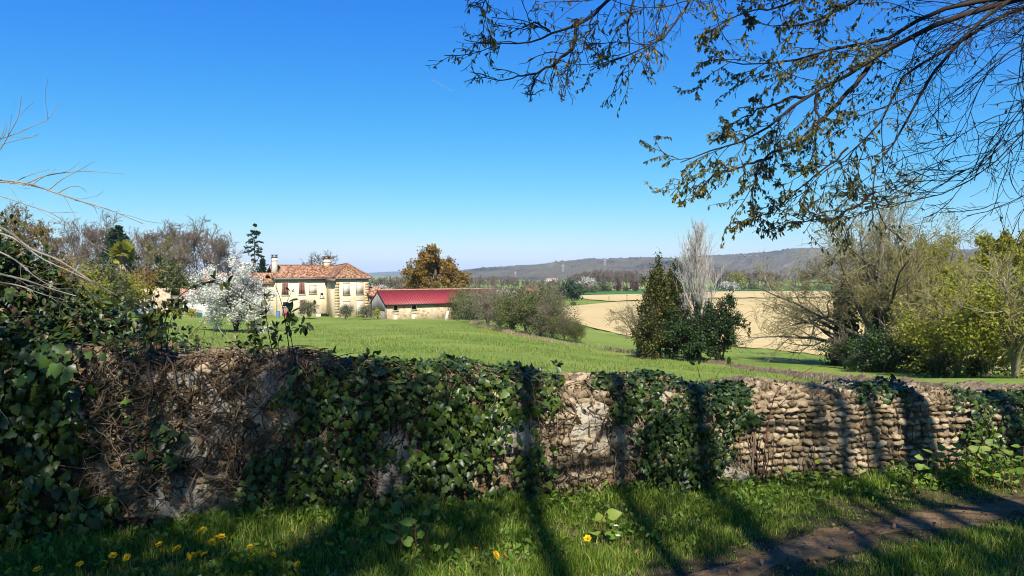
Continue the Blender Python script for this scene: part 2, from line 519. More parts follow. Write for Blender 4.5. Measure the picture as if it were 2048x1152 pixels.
M['spring'] = mat_leaf('spring_leaf', G((.17, .19, .02), (.25, .26, .028), (.34, .33, .04), (.42, .39, .06)), rough=.6, trans=.35, spec=.15)
M['holly'] = mat_leaf('holly_leaf', G((.012, .032, .012), (.02, .05, .015), (.04, .075, .02), (.065, .10, .025)), rough=.5, trans=.1, spec=.2)
M['yellowgreen'] = mat_leaf('golden_evergreen_leaf', G((.03, .045, .01), (.06, .075, .012), (.13, .125, .02), (.19, .17, .03)), rough=.5, trans=.2, spec=.2)
M['conifer'] = mat_leaf('conifer_needles', G((.025, .05, .022), (.04, .07, .03), (.06, .095, .035)), rough=.6, trans=.1, spec=.2)
M['shrub'] = mat_leaf('shrub_leaf', G((.045, .07, .018), (.085, .12, .028), (.14, .17, .045), (.19, .18, .07)), rough=.6, trans=.2, spec=.2)
M['shrub_grey'] = mat_leaf('grey_shrub_leaf', G((.10, .12, .05), (.18, .19, .10), (.27, .27, .16)), rough=.7, trans=.2, spec=.15)
M['maroon'] = mat_leaf('purple_leaf', G((.06, .018, .022), (.11, .03, .035)), rough=.6, trans=.2)
M['yellow_leaf'] = mat_leaf('yellow_shrub_leaf', G((.35, .35, .02), (.55, .5, .03)), rough=.6, trans=.3)
M['blossom'] = mat_leaf('white_blossom', G((.66, .65, .60), (.8, .79, .76), (.86, .85, .82)), rough=.7, trans=.3, spec=.1, tcol=1.0)
M['blossom_far'] = mat_leaf('pale_blossom', G((.5, .48, .42), (.66, .63, .58)), rough=.7, trans=.2, spec=.1, tcol=1.0)
M['dry_grass'] = mat_leaf('dry_grass', G((.2, .15, .09), (.36, .28, .17), (.5, .41, .28)), rough=.85, trans=.15, spec=.1)
M['dandelion'] = mat_plain('dandelion_yellow', (.82, .5, .012), rough=.7, spec=.1)
M['petal_white'] = mat_plain('white_petal', (.8, .8, .78), rough=.6)
M['stone'] = mat_noise('river_cobble', [(0.26, (.06, .05, .028)), (0.38, (.16, .12, .068)), (0.5, (.3, .227, .135)), (0.62, (.44, .345, .215)), (0.78, (.55, .46, .32))], scale=26, detail=9, rough=.95, bump=1.0, bscale=60, spec=.06, rnd=.34, bdist=.016, world=True, second=(2.6, .45))
M['plaster'] = mat_noise('pale_lime_plaster', [(0.25, (.2, .165, .12)), (0.45, (.36, .31, .23)), (0.6, (.48, .43, .34)), (0.78, (.56, .51, .42))], scale=7, detail=9, rough=.95, bump=1.0, bscale=22, spec=.05, second=(1.6, .35), bdist=.03)
M['mortar'] = mat_noise('earthy_mortar', [(0.25, (.08, .06, .035)), (0.42, (.18, .135, .085)), (0.56, (.3, .235, .16)), (0.75, (.46, .38, .28))], scale=5, detail=9, rough=.95, bump=1.0, bscale=26, spec=.1, second=(1.1, .35), bdist=.03)
M['render'] = mat_noise('ochre_render', [(0.28, (.47, .36, .22)), (0.42, (.66, .54, .35)), (0.56, (.82, .71, .5)), (0.72, (.63, .50, .31))], scale=.55, detail=9, rough=.92, bump=.4, bscale=6, spec=.1, second=(2.6, .4), bdist=.03)
M['render_pale'] = mat_noise('cream_render', [(0.3, (.66, .58, .43)), (0.7, (.78, .72, .57))], scale=.8, detail=7, rough=.9, bump=.2, bscale=8, spec=.1)
M['white_render'] = mat_noise('white_render', [(0.3, (.68, .66, .62)), (0.7, (.8, .79, .76))], scale=1.5, detail=7, rough=.9, spec=.1)
M['quoin'] = mat_noise('quoin_stone', [(0.3, (.46, .34, .19)), (0.7, (.64, .51, .31))], scale=2.2, detail=8, rough=.9, bump=.5, bscale=6, spec=.1, stretch=(1, 1, .6))
M['shutter'] = mat_noise('faded_red_shutter', [(0.3, (.2, .085, .07)), (0.7, (.3, .14, .12))], scale=5, rough=.8, stretch=(3, 3, .4))
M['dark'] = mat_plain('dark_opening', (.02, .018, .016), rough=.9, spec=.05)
M['blind'] = mat_noise('walled_up_window', [(0.3, (.58, .51, .41)), (0.7, (.72, .66, .56))], scale=2, rough=.9)
M['timber'] = mat_noise('old_timber', [(0.3, (.15, .12, .09)), (0.7, (.3, .26, .21))], scale=3, rough=.9, stretch=(4, 4, .3))
M['plank'] = mat_noise('weathered_planks', [(0.3, (.26, .245, .225)), (0.7, (.43, .41, .38))], scale=3, rough=.9, stretch=(5, 5, .3), rnd=.35)
M['redmetal'] = mat_plain('red_metal_sheet', (.30, .042, .045), rough=.5, spec=.35, var=.1, scale=.4)
M['car'] = mat_plain('silver_blue_paint', (.45, .5, .58), rough=.3, spec=.5, metal=.3)
M['glass'] = mat_plain('dark_glass', (.03, .035, .04), rough=.1, spec=.6)
M['rubber'] = mat_plain('tyre_rubber', (.025, .025, .025), rough=.85)
M['steel'] = mat_plain('galvanised_steel', (.42, .43, .46), rough=.5, metal=.2)
M['pole'] = mat_plain('wooden_pole', (.2, .17, .14), rough=.9)
M['blue'] = mat_plain('blue_paint', (.12, .22, .42), rough=.6)
M['red'] = mat_plain('red_plastic', (.5, .05, .07), rough=.5)
M['teal'] = mat_plain('teal_plastic', (.05, .3, .33), rough=.5)

def mat_barn():
    m, n, l, b, out = _nt('rubble_stone_wall')
    tc = n.new('ShaderNodeTexCoord')
    vo = n.new('ShaderNodeTexVoronoi'); vo.inputs['Scale'].default_value = 3.4; vo.inputs['Randomness'].default_value = .9
    l.new(tc.outputs['Object'], vo.inputs['Vector'])
    nz = n.new('ShaderNodeTexNoise'); nz.inputs['Scale'].default_value = .7; nz.inputs['Detail'].default_value = 8
    l.new(tc.outputs['Object'], nz.inputs['Vector'])
    mx = n.new('ShaderNodeMix'); mx.data_type = 'FLOAT'; mx.inputs[0].default_value = .5
    l.new(vo.outputs['Color'], mx.inputs[2]); l.new(nz.outputs['Fac'], mx.inputs[3])
    r = ramp(n, [(.22, (.28, .19, .11)), (.4, (.46, .35, .22)), (.55, (.62, .51, .35)), (.75, (.5, .37, .24))])
    l.new(mx.outputs[0], r.inputs[0]); l.new(r.outputs[0], b.inputs['Base Color'])
    b.inputs['Roughness'].default_value = .95
    bp = n.new('ShaderNodeBump'); bp.inputs['Strength'].default_value = .8; bp.inputs['Distance'].default_value = .05
    bp.invert = True
    l.new(vo.outputs['Distance'], bp.inputs['Height']); l.new(bp.outputs[0], b.inputs['Normal'])
    return m
M['barn'] = mat_barn()
M['tile'] = mat_noise('canal_tile', [(0.2, (.12, .055, .035)), (0.42, (.29, .14, .082)), (0.58, (.41, .22, .135)), (0.78, (.52, .36, .26))], scale=2.0, detail=9, rough=.9, spec=.1, second=(.35, .3), rnd=.6)

# ------------------------------------------------------------------ ground
def build_ground():
    # land beyond the wall: one sheet out to the horizon
    sx = np.linspace(-1.5, 1.5, 261); ly = np.geomspace(5.6, 14000, 330)
    sg, yg = np.meshgrid(sx, ly)
    X = sg * yg; Y = yg
    Z = H(X, Y)
    Z += 0.05 * np.sin(X * .9 + Y * .31) * np.clip(Y / 40, 0, 1) + .04 * np.sin(X * .37 - Y * .73)
    n0, n1 = X.shape
    V = np.stack([X, Y, Z], -1).reshape(-1, 3)
    i = np.arange(n0 - 1)[:, None] * n1 + np.arange(n1 - 1)[None]
    q = np.stack([i, i + 1, i + n1 + 1, i + n1], -1).reshape(-1, 4)
    structure('ground', V, [q], M['meadow'], smooth=True)
    # lane side verge, this side of the wall
    xs = np.linspace(-14, 14, 113); ts = np.linspace(0, 1, 80)
    xg, tg = np.meshgrid(xs, ts)
    yg = -16 + tg * (wallY(xg) + .12 + 16)
    zg = .02 * np.sin(xg * 2.1 + yg) * np.sin(yg * 1.7) + .05 * np.clip((yg - wallY(xg) + .5) / .6, 0, 1)
    V = np.stack([xg, yg, zg], -1).reshape(-1, 3)
    n0, n1 = xg.shape
    i = np.arange(n0 - 1)[:, None] * n1 + np.arange(n1 - 1)[None]
    q = np.stack([i, i + 1, i + n1 + 1, i + n1], -1).reshape(-1, 4)
    structure('verge', V, [q], M['verge'], smooth=True)
def verge_z(X, Y):
    return .02 * np.sin(X * 2.1 + Y) * np.sin(Y * 1.7) + .05 * np.clip((Y - wallY(X) + .5) / .6, 0, 1)
build_ground()

PATH = resample(np.array([(-4.5, .6, 0), (-1.2, 2.35, 0), (.3, 3.25, 0), (1.19, 3.83, 0), (1.87, 4.27, 0), (2.75, 4.72, 0), (3.6, 5.03, 0), (5.6, 5.6, 0), (9, 6.3, 0)]), 60)
def path_dist(X, Y):
    d = np.full(np.shape(X), 1e9)
    for p in PATH:
        d = np.minimum(d, np.hypot(X - p[0], Y - p[1]))
    return d
def build_path():
    t = norm(np.gradient(PATH, axis=0)); nn = np.stack([-t[:, 1], t[:, 0], 0 * t[:, 0]], 1)
    k = 9; rows = []
    for j in range(k):
        f = j / (k - 1) * 2 - 1
        w = .15 + .04 * np.sin(np.arange(60) * 1.3 + j) + .04 * rng.normal(size=60)
        p = PATH + nn * (f * w)[:, None]
        p[:, 2] = verge_z(p[:, 0], p[:, 1]) + .007 * (1 - 1.7 * f * f)
        rows.append(p)
    V = np.array(rows).reshape(-1, 3)
    i = np.arange(k - 1)[:, None] * 60 + np.arange(59)[None]
    q = np.stack([i, i + 1, i + 61, i + 60], -1).reshape(-1, 4)[:, ::-1]
    structure('path', V, [q], M['path'], smooth=True)
build_path()

def field(name, near, far, mat, off=.12, nu=70, nv=14):
    near = np.array(near, float); far = np.array(far, float)
    u = np.linspace(0, 1, nu)
    pxs = near[0, 0] + (near[-1, 0] - near[0, 0]) * u
    pxf = far[0, 0] + (far[-1, 0] - far[0, 0]) * u
    A = np.array([hit(p, np.interp(p, near[:, 0], near[:, 1]) + rng.normal() * .5) for p in pxs])
    B = np.array([hit(p, np.interp(p, far[:, 0], far[:, 1])) for p in pxf])
    v = np.linspace(0, 1, nv)[:, None, None] ** 1.5
    G3 = A[None] * (1 - v) + B[None] * v
    G3[..., 2] = H(G3[..., 0], G3[..., 1]) + off * np.clip(G3[..., 1] / 100, .3, 4)
    V = G3.reshape(-1, 3)
    i = np.arange(nv - 1)[:, None] * nu + np.arange(nu - 1)[None]
    q = np.stack([i, i + 1, i + nu + 1, i + nu], -1).reshape(-1, 4)
    structure(name, V, [q], mat, smooth=True)
field('ploughed_field', [(1115, 640), (1180, 655), (1250, 672), (1330, 683), (1470, 694), (1560, 702), (1650, 712), (1800, 726), (1900, 735), (2060, 744), (2400, 756)],
      [(1115, 616.5), (1135, 615), (1180, 610), (1232, 605), (1300, 603.3), (1440, 599), (1700, 598.4), (2048, 598), (2400, 598)], M['plough'], nu=110, nv=24)
field('ploughed_field', [(1162, 597.5), (1200, 601.5), (1232, 604), (1300, 602.3), (1440, 597), (1560, 596.5), (2048, 596), (2400, 596)],
      [(1158, 592), (1200, 591), (1295, 589), (1440, 584), (1640, 583), (2048, 582), (2400, 582)], M['plough'])
field('crop_field', [(1155, 591.3), (1200, 590.3), (1295, 588.3), (1440, 583.2), (1640, 582.2), (2048, 581.2), (2400, 581)],
      [(1155, 584), (1295, 579.5), (1440, 573), (2048, 571), (2400, 571)], M['crop'])
field('crop_field', [(700, 590), (1000, 592)], [(700, 578), (1000, 579)], M['crop'])
field('ploughed_field', [(1205, 581.5), (1300, 578.6)], [(1205, 576.5), (1300, 573.5)], M['plough'])

# hills across the valley
def hills(name, prof, y0, y1, seed, z0=-12, nu=420, nv=46, over=1.0, rough=1.0):
    g = np.random.default_rng(seed)
    prof = np.array(prof, float)
    px = np.linspace(prof[0, 0], prof[-1, 0], nu)
    top = EYE - (np.interp(px, prof[:, 0], prof[:, 1]) - HZ) / F * y1
    v = np.linspace(0, 1, nv)
    rows = []
    ph = g.random(12) * 6.28
    for vv in v:
        Y = y0 + (y1 - y0) * vv
        Yc = Y + 0 * px
        sp = (px - 1024) / F
        shape = vv ** 0.9
        z = z0 + (top - z0) * shape
        Xw = sp * Y
        amp = rough * (top - z0) * .17 * np.sin(pi * min(vv, 1)) ** .8
        z = z + amp * (np.sin(Xw * .006 + ph[0] + Y * .002) + .7 * np.sin(Xw * .013 - Y * .0031 + ph[1]) + .5 * np.sin(Xw * .029 + Y * .008 + ph[2]))
        z = z + g.normal(size=nu) * 2.0 * rough * min(1, vv * 6)
        rows.append(np.stack([Xw, Yc, z], 1))
    # far side
    sp = (px - 1024) / F
    for kf, zf in ((1.15, .75), (1.5, 0)):
        Y = y1 * kf
        rows.append(np.stack([sp * Y, Y + 0 * px, z0 + (top - z0) * zf], 1))
    V = np.array(rows); nr = len(rows)
    V[-1, :, 2] = z0 - 3
    i = np.arange(nr - 1)[:, None] * nu + np.arange(nu - 1)[None]
    q = np.stack([i, i + 1, i + nu + 1, i + nu], -1).reshape(-1, 4)
    structure(name, V.reshape(-1, 3), [q], M['hill'], smooth=True)
    return V
HV = hills('wooded_hills', [(905, 546), (930, 540), (960, 536.5), (1040, 531), (1100, 529), (1150, 524), (1180, 519.5), (1240, 515.5), (1300, 514), (1350, 516), (1400, 512), (1440, 510), (1500, 507), (1560, 506), (1620, 504), (1700, 502), (1800, 501), (2048, 498), (2400, 496), (3000, 500)],
           1900, 3400, 3, nu=640, nv=60)
hills('far_hills', [(-600, 549), (300, 548), (560, 547), (700, 546), (740, 545.5), (800, 542.5), (850, 541), (900, 541), (930, 540), (990, 541), (1100, 546)], 6500, 9000, 4, nu=200, nv=20, rough=.6)
# pastures on the hillside
def hill_patch(px0, px1, v0, v1, k):
    u0 = int((px0 - 905) / (3000 - 905) * 639); u1 = int((px1 - 905) / (3000 - 905) * 639)
    r0 = int(v0 * 59); r1 = int(v1 * 59)
    Vp = HV[r0:r1 + 1, u0:u1 + 1].copy(); Vp[..., 2] += 5; Vp[..., 1] -= 4
    a, b = Vp.shape[:2]
    i = np.arange(a - 1)[:, None] * b + np.arange(b - 1)[None]
    q = np.stack([i, i + 1, i + b + 1, i + b], -1).reshape(-1, 4)
    structure('hill_pasture', Vp.reshape(-1, 3), [q], M['hillfield'], smooth=True)
hill_patch(1350, 1372, .74, .84, 0); hill_patch(1322, 1356, .60, .64, 1); hill_patch(1488, 1520, .78, .82, 2)
# ------------------------------------------------------------------ buildings (local axes: x along the front, y away from the viewer, z up)
def bthing(name, label, cat, loc, t, group=None):
    return thing(name, label, cat, loc, math.atan2(t[1], t[0]), group)

def tiled_roof(parent, name, quad, mat, pitch=.22, nx=None, ny=None, amp=.035, th=.12):
    """a sloping face (eave-left, eave-right, ridge-right, ridge-left) built as rows of rounded tiles"""
    a, b, c, d = [np.array(p, float) for p in quad]
    wid = max(np.linalg.norm(b - a), np.linalg.norm(c - d)); hgt = np.linalg.norm(d - a)
    nx = int(wid / pitch) * 3 + 1; ny = max(int(hgt / .4), 4) * 2
    u = np.linspace(0, 1, nx); v = np.repeat(np.linspace(0, 1, ny // 2 + 1), 2)[1:-1]
    nrm_ = norm(np.cross(b - a, d - a))
    if nrm_[2] < 0: nrm_ = -nrm_
    ug, vg = np.meshgrid(u, v)
    P = (a[None, None] * (1 - ug[..., None]) + b * ug[..., None]) * (1 - vg[..., None]) + (d * (1 - ug[..., None]) + c * ug[..., None]) * vg[..., None]
    k = np.arange(nx) % 3
    h = np.where(k == 0, -amp, amp)[None, :] + np.where(np.arange(len(v)) % 2 == 0, .03, 0)[:, None] + rng.normal(size=P.shape[:2]) * .008
    P = P + h[..., None] * nrm_
    r = np.repeat(rng.random((P.shape[0] // 2 + 1, (nx + 2) // 3)), 3, axis=1)[:, :nx]
    r = np.repeat(r, 2, axis=0)[:P.shape[0]]
    n0, n1 = P.shape[:2]
    i = np.arange(n0 - 1)[:, None] * n1 + np.arange(n1 - 1)[None]
    q = np.stack([i, i + 1, i + n1 + 1, i + n1], -1).reshape(-1, 4)
    return link(name, make_mesh(name, P.reshape(-1, 3), [q], mat, rnd=r.ravel()), parent)

def window(parent, x0, x1, z0, z1, y, kind, arch=False):
    """an opening with frame on a front wall whose face is at y (front = smaller y)"""
    fr = MB(); f = .12
    fr.box(x0 - f, x0, y - .05, y + .05, z0, z1).box(x1, x1 + f, y - .05, y + .05, z0, z1)
    fr.box(x0 - f, x1 + f, y - .06, y + .05, z1, z1 + f).box(x0 - f - .05, x1 + f + .05, y - .12, y + .05, z0 - .1, z0)
    if kind == 'shutter':
        o = link('window', make_mesh('window', *MB().box(x0, x1, y - .015, y + .03, z0, z1).data(), M['dark']), parent)
        fr.build('frame', M['render_pale'], o)
        xm = (x0 + x1) / 2
        for a, b in ((x0 + .01, xm - .015), (xm + .015, x1 - .01)):
            s = MB().box(a, b, y - .075, y - .03, z0 + .02, z1 - .02)
            k = 9
            for j in range(k):
                zz = z0 + .08 + (z1 - z0 - .16) * j / k
                s.box(a + .05, b - .05, y - .09, y - .076, zz, zz + .06)
            s.build('shutter', M['shutter'], o)
    elif kind == 'blind':
        o = link('window', make_mesh('blind_window', *MB().box(x0, x1, y - .02, y + .03, z0, z1).data(), M['blind']), parent)
        fr.build('frame', M['quoin'], o)
    else:
        o = link('window', make_mesh('window', *MB().box(x0, x1, y - .02, y + .03, z0, z1).data(), M['dark']), parent)
        fr.build('frame', M['render_pale'], o)
    return o

def oval(parent, cx, cz, rx, rz, y):
    a = np.linspace(0, 2 * pi, 17)[:-1]
    V = np.array([(cx + rx * cos(t), y - .02, cz + rz * sin(t)) for t in a] + [(cx, y - .02, cz)])
    o = link('oval_window', make_mesh('oval_window', V, [np.array([(i, 16, (i + 1) % 16) for i in range(16)])], M['dark']), parent)
    V = []
    for k, (s, yy) in enumerate(((1.0, y), (1.0, y - .07), (1.35, y - .07), (1.35, y))):
        V += [(cx + rx * s * cos(t), yy, cz + rz * s * sin(t)) for t in a]
    q = [(k * 16 + i, k * 16 + (i + 1) % 16, (k + 1) * 16 + (i + 1) % 16, (k + 1) * 16 + i) for k in range(3) for i in range(16)]
    link('frame', make_mesh('oval_frame', np.array(V), [np.array(q)], M['quoin']), o)

def chimney(parent, x, y, z0, z1, w, d, mat, capmat):
    c = MB().box(x - w / 2, x + w / 2, y - d / 2, y + d / 2, z0, z1).box(x - w / 2 - .06, x + w / 2 + .06, y - d / 2 - .06, y + d / 2 + .06, z1 - .55, z1 - .42).build('chimney', mat, parent)
    m = MB().box(x - w / 2 - .1, x + w / 2 + .1, y - d / 2 - .1, y + d / 2 + .1, z1, z1 + .1)
    for sx in (-1, 1):
        m.box(x + sx * w * .38 - .06, x + sx * w * .38 + .06, y - d / 2, y + d / 2, z1 + .1, z1 + .32)
    m.box(x - w / 2 - .08, x + w / 2 + .08, y - d / 2 - .08, y + d / 2 + .08, z1 + .32, z1 + .42)
    m.build('chimney_cap', capmat, c)

T_H = (.872, .489)
def main_house():
    o = bthing('farmhouse', 'big old ochre farmhouse with hipped terracotta roof and faded red shutters', 'house', (-26.6, 108, -5.0), T_H)
    Z0 = -1.2; ze = 6.15; zr = 8.1
    # wing that comes forward: x 0..5.15, y 0..5 ; main range x -7.7..0 at y 5..12
    MB().box(0, 5.15, 0, 5.0, Z0, ze).build('wall', M['render'], o)
    MB().box(-7.75, 5.15, 5.003, 12, Z0, ze + .02).build('wall', M['render'], o)
    # quoins at the corners of the wing
    for x0, x1 in ((-.04, .62), (4.6, 5.2)):
        m = MB(); z = Z0
        while z < ze - .1:
            h = .42; j = random.uniform(-.06, .06)
            m.box((x0 + .02) if x0 < 0 else x0 + j, x1 + (j if x0 < 0 else -.02), -.025, .3, z, min(z + h - .008, ze - .02)); z += h
        m.build('quoin', M['quoin'], o)
    # windows: wing front (walled up, two rows)
    for x0, x1, z0, z1 in ((1.25, 2.15, 3.6, 5.35), (3.3, 4.25, 3.7, 5.5), (1.3, 2.2, .55, 2.6), (3.3, 4.25, .5, 2.7)):
        window(o, x0, x1, z0, z1, 0, 'blind')
    # main range front
    y = 5.003
    for x0, x1, z0, z1, k in ((-6.75, -5.9, 3.55, 5.45, 'shutter'), (-4.2, -3.4, 3.65, 5.45, 'shutter'), (-4.15, -3.35, .95, 2.75, 'shutter'), (-6.65, -5.9, 1.85, 2.45, 'dark'), (-.95, -.5, 3.1, 3.75, 'dark')):
        window(o, x0, x1, z0, z1, y, k)
    MB().box(-.93, -.52, y - .1, y - .03, 3.1, 3.4).build('white_sill', M['white_render'], o)
    window(o, -2.6, -1.65, 3.75, 4.9, y, 'blind')
    oval(o, -1.85, 2.3, .2, .4, y); oval(o, -1.85, 1.05, .2, .36, y)
    # white plinth, covered cellar hatch
    MB().box(-1.7, -.02, y - .7, y - .004, Z0, .55).build('white_plinth', M['white_render'], o)
    MB().hexa([(-1.1, y - 1.6, .05), (-.1, y - 1.6, .05), (-.1, y - .72, .05), (-1.1, y - .72, .05), (-1.1, y - 1.6, .12), (-.1, y - 1.6, .12), (-.1, y - .72, .62), (-1.1, y - .72, .62)]).build('cellar_hatch', M['dark'], o)
    d = MB().box(-6.75, -5.75, y - .05, y + .02, -.1, 1.75).build('door', M['timber'], o)
    MB().box(-5.95, -5.88, y - .1, y - .05, .8, .9).build('handle', M['steel'], d)
    MB().box(-7.6, -7.52, y - .1, y - .02, Z0, ze).build('downpipe', M['timber'], o)
    # dark eave boards
    m = MB().box(-8.0, .0, 4.55, 4.95, ze - .25, ze - .02).box(-.4, 5.5, -.42, -.06, ze - .16, ze)
    m.box(-.42, -.05, -.42, 4.6, ze - .55, ze - .06)
    m.build('eaves', M['timber'], o)
    e = .45
    zE = ze + .03
    ax, ay = 2.57, 2.6
    roof = tiled_roof(o, 'roof', [(-8.2, 5 - e, zE), (-e, 5 - e, zE), (ax, 8.5, zr), (-7.9, 8.5, zr)], M['tile'])
    tiled_roof(roof, 'roof_slope', [(5.15 + e, 12 + e, zE), (-8.2, 12 + e, zE), (-7.9, 8.5, zr), (ax, 8.5, zr)], M['tile'])
    tiled_roof(roof, 'roof_slope', [(-e, -e, zE), (5.15 + e, -e, zE), (ax + .02, ay, zr + .25), (ax - .02, ay, zr + .25)], M['tile'])
    tiled_roof(roof, 'roof_slope', [(-e, 5 - e, zE), (-e, -e, zE), (ax, ay, zr + .25), (ax, 8.5, zr)], M['tile'])
    tiled_roof(roof, 'roof_slope', [(5.15 + e, -e, zE), (5.15 + e, 12 + e, zE), (ax, 8.5, zr), (ax, ay, zr + .25)], M['tile'])
    rid = MB()
    def rl(a, b):
        a = np.array(a, float); b = np.array(b, float)
        V, q = tubes(resample([a, (a + b) / 2, b], 8)[None], np.full((1, 8), .13), 6); rid.add(V, q)
    rl((-7.9, 8.5, zr + .03), (ax, 8.5, zr + .03)); rl((ax, 8.5, zr + .04), (ax, ay, zr + .28)); rl((ax, ay, zr + .28), (-e, -e, zE + .05)); rl((ax, ay, zr + .28), (5.15 + e, -e, zE + .05))
    rid.build('ridge_tiles', M['tile'], roof)
    chimney(o, -7.6, 6.5, ze, 9.3, .75, .75, M['blind'], M['timber'])
    chimney(o, 1.0, 8.7, zr - .5, 9.2, 1.0, .8, M['render'], M['tile'])
main_house()

def low_house():
    o = bthing('house_annex', 'lower cream annex left of the farmhouse, half hidden by white blossom', 'house', (-35.3, 108.9, -5.0), (.93, .367))
    MB().box(-10.2, -.02, 1.2, 7.2, -1.2, 5.45).build('wall', M['render_pale'], o)
    V = np.array([(-10.22, 1.2, 5.45), (-10.22, 7.2, 5.45), (-10.22, 4.2, 6.75)])
    link('gable', make_mesh('gable', V, [np.array([(0, 1, 2)])], M['render_pale']), o)
    m = MB().box(-10.4, -.0, .8, 1.18, 5.15, 5.4); m.build('eaves', M['timber'], o)
    r = tiled_roof(o, 'roof', [(-10.6, .75, 5.4), (.3, .75, 5.4), (.3, 4.2, 6.95), (-10.6, 4.2, 6.95)], M['tile'])
    tiled_roof(r, 'roof_slope', [(.3, 7.65, 5.4), (-10.6, 7.65, 5.4), (-10.6, 4.2, 6.95), (.3, 4.2, 6.95)], M['tile'])
    for x in (-8.6, -5.8, -3.0):
        window(o, x, x + .85, 3.2, 4.6, 1.2, 'shutter'); window(o, x, x + .85, .5, 2.1, 1.2, 'shutter')
    chimney(o, -5.2, 4.2, 6.2, 8.1, .95, .7, M['render_pale'], M['tile'])
    MB().box(-10.75, -10.3, 3.6, 4.8, 6.2, 7.3).build('gable_chimney', M['tile'], o)
low_house()

def barn():
    t = np.array([.82, .572]); L = 19.3; Wd = 4.6
    o = bthing('barn', 'long stone barn with standing seam red metal roof and grey plank gable', 'barn', (-17.6, 100, -4.4), t)
    Z0 = -1.2; ze = 2.1; zr = 3.72
    # front wall with openings left free: built as piers round them
    ops = [(1.2, 1.8, 1.0, 2.0), (4.05, 4.7, 1.05, 2.05), (12.1, 12.55, .35, .8)]
    m = MB().box(0, L, 0, .5, Z0, ze).box(0.5, L, Wd - .5, Wd, Z0, ze).box(L - .5, L, .5, Wd - .5, Z0, ze)
    m.build('wall', M['barn'], o)
    V = np.array([(L - .01, 0, ze), (L - .01, Wd, ze), (L - .01, Wd / 2, zr - .1)])
    link('gable', make_mesh('gable', V, [np.array([(0, 1, 2)])], M['barn']), o)
    for x0, x1, z0, z1 in ops:
        window(o, x0, x1, z0, z1, 0, 'dark')
    for x0, x1, z0, z1 in ((1.25, 1.8, -1.0, .4), (4.1, 4.75, -.9, .5)):
        window(o, x0, x1, z0, z1, 0, 'blind')
    MB().box(0.1, L - .1, -.09, -.004, ze - .42, ze - .12).build('wall_plate', M['timber'], o)
    # plank gable end facing left, each plank on its own
    k = 16; w = Wd / k
    for j in range(k):
        y0 = j * w + .012; y1 = (j + 1) * w - .012
        zt = lambda y: zr - .06 - abs(y - Wd / 2) / (Wd / 2) * (zr - ze)
        for za, zb0, zb1, off in ((Z0, .95, .95, 0), (.97, zt(y0), zt(y1), .03)):
            x = -.06 - off - random.uniform(0, .03)
            pm = MB().hexa([(x, y0, za), (x + .04, y0, za), (x + .04, y1, za), (x, y1, za), (x, y0, zb0), (x + .04, y0, zb0), (x + .04, y1, zb1), (x, y1, zb1)])
            p = pm.build('plank', M['plank'], o)
    MB().box(-.12, .1, -.06, .14, Z0, ze).build('corner_post', M['timber'], o)
    e = .45; drop = e * (zr - ze) / (Wd / 2)
    r = MB().slab([(-.22, -e, ze - drop + .1), (L + .2, -e, ze - drop + .1), (L + .2, Wd / 2, zr + .1), (-.22, Wd / 2, zr + .1)], .06).build('roof', M['redmetal'], o)
    MB().slab([(L + .2, Wd + e, ze - drop + .1), (-.22, Wd + e, ze - drop + .1), (-.22, Wd / 2 + .01, zr + .1), (L + .2, Wd / 2 + .01, zr + .1)], .06).build('roof_slope', M['redmetal'], r)
    sm = None
    n = 50
    for j in range(n):
        x = -.2 + (L + .35) * j / (n - 1)
        if sm is None:
            b = MB().hexa([(-.10, -e, ze - drop + .1), (.10, -e, ze - drop + .1), (.10, Wd / 2, zr + .1), (-.10, Wd / 2, zr + .1), (-.03, -e, ze - drop + .19), (.03, -e, ze - drop + .19), (.03, Wd / 2, zr + .19), (-.03, Wd / 2, zr + .19)])
            sm = make_mesh('seam', *b.data(), M['redmetal'])
        link('seam', sm, r, (x, 0, 0))
    V, q = tubes(resample([(-.25, Wd / 2, zr + .14), (L / 2, Wd / 2, zr + .14), (L + .22, Wd / 2, zr + .14)], 6)[None], np.full((1, 6), .12), 6)
    link('ridge_cap', make_mesh('ridge_cap', V, [q], M['tile']), r)
barn()

def lean_to():
    o = bthing('lean_to', 'small orange tiled lean-to between the farmhouse and the barn', 'shed', (-21.75, 109.3, -4.7), T_H)
    MB().box(0, 2.3, 2.2, 2.5, -1, 3.0).build('wall', M['white_render'], o)
    for x in (.05, 1.0, 2.1):
        MB().box(x, x + .18, 0, .18, -1, 2.9).build('post', M['timber'], o)
    tiled_roof(o, 'roof', [(-.1, -.4, 3.05), (2.5, -.4, 3.05), (2.5, 2.7, 4.45), (-.1, 2.7, 4.45)], M['tile'])
    MB().box(.75, 1.5, 1.9, 2.0, -1, 1.7).build('blue_door', M['blue'], o)
    MB().box(.3, .65, 1.2, 1.35, -1, 2.3).build('orange_post', M['tile'], o)
lean_to()

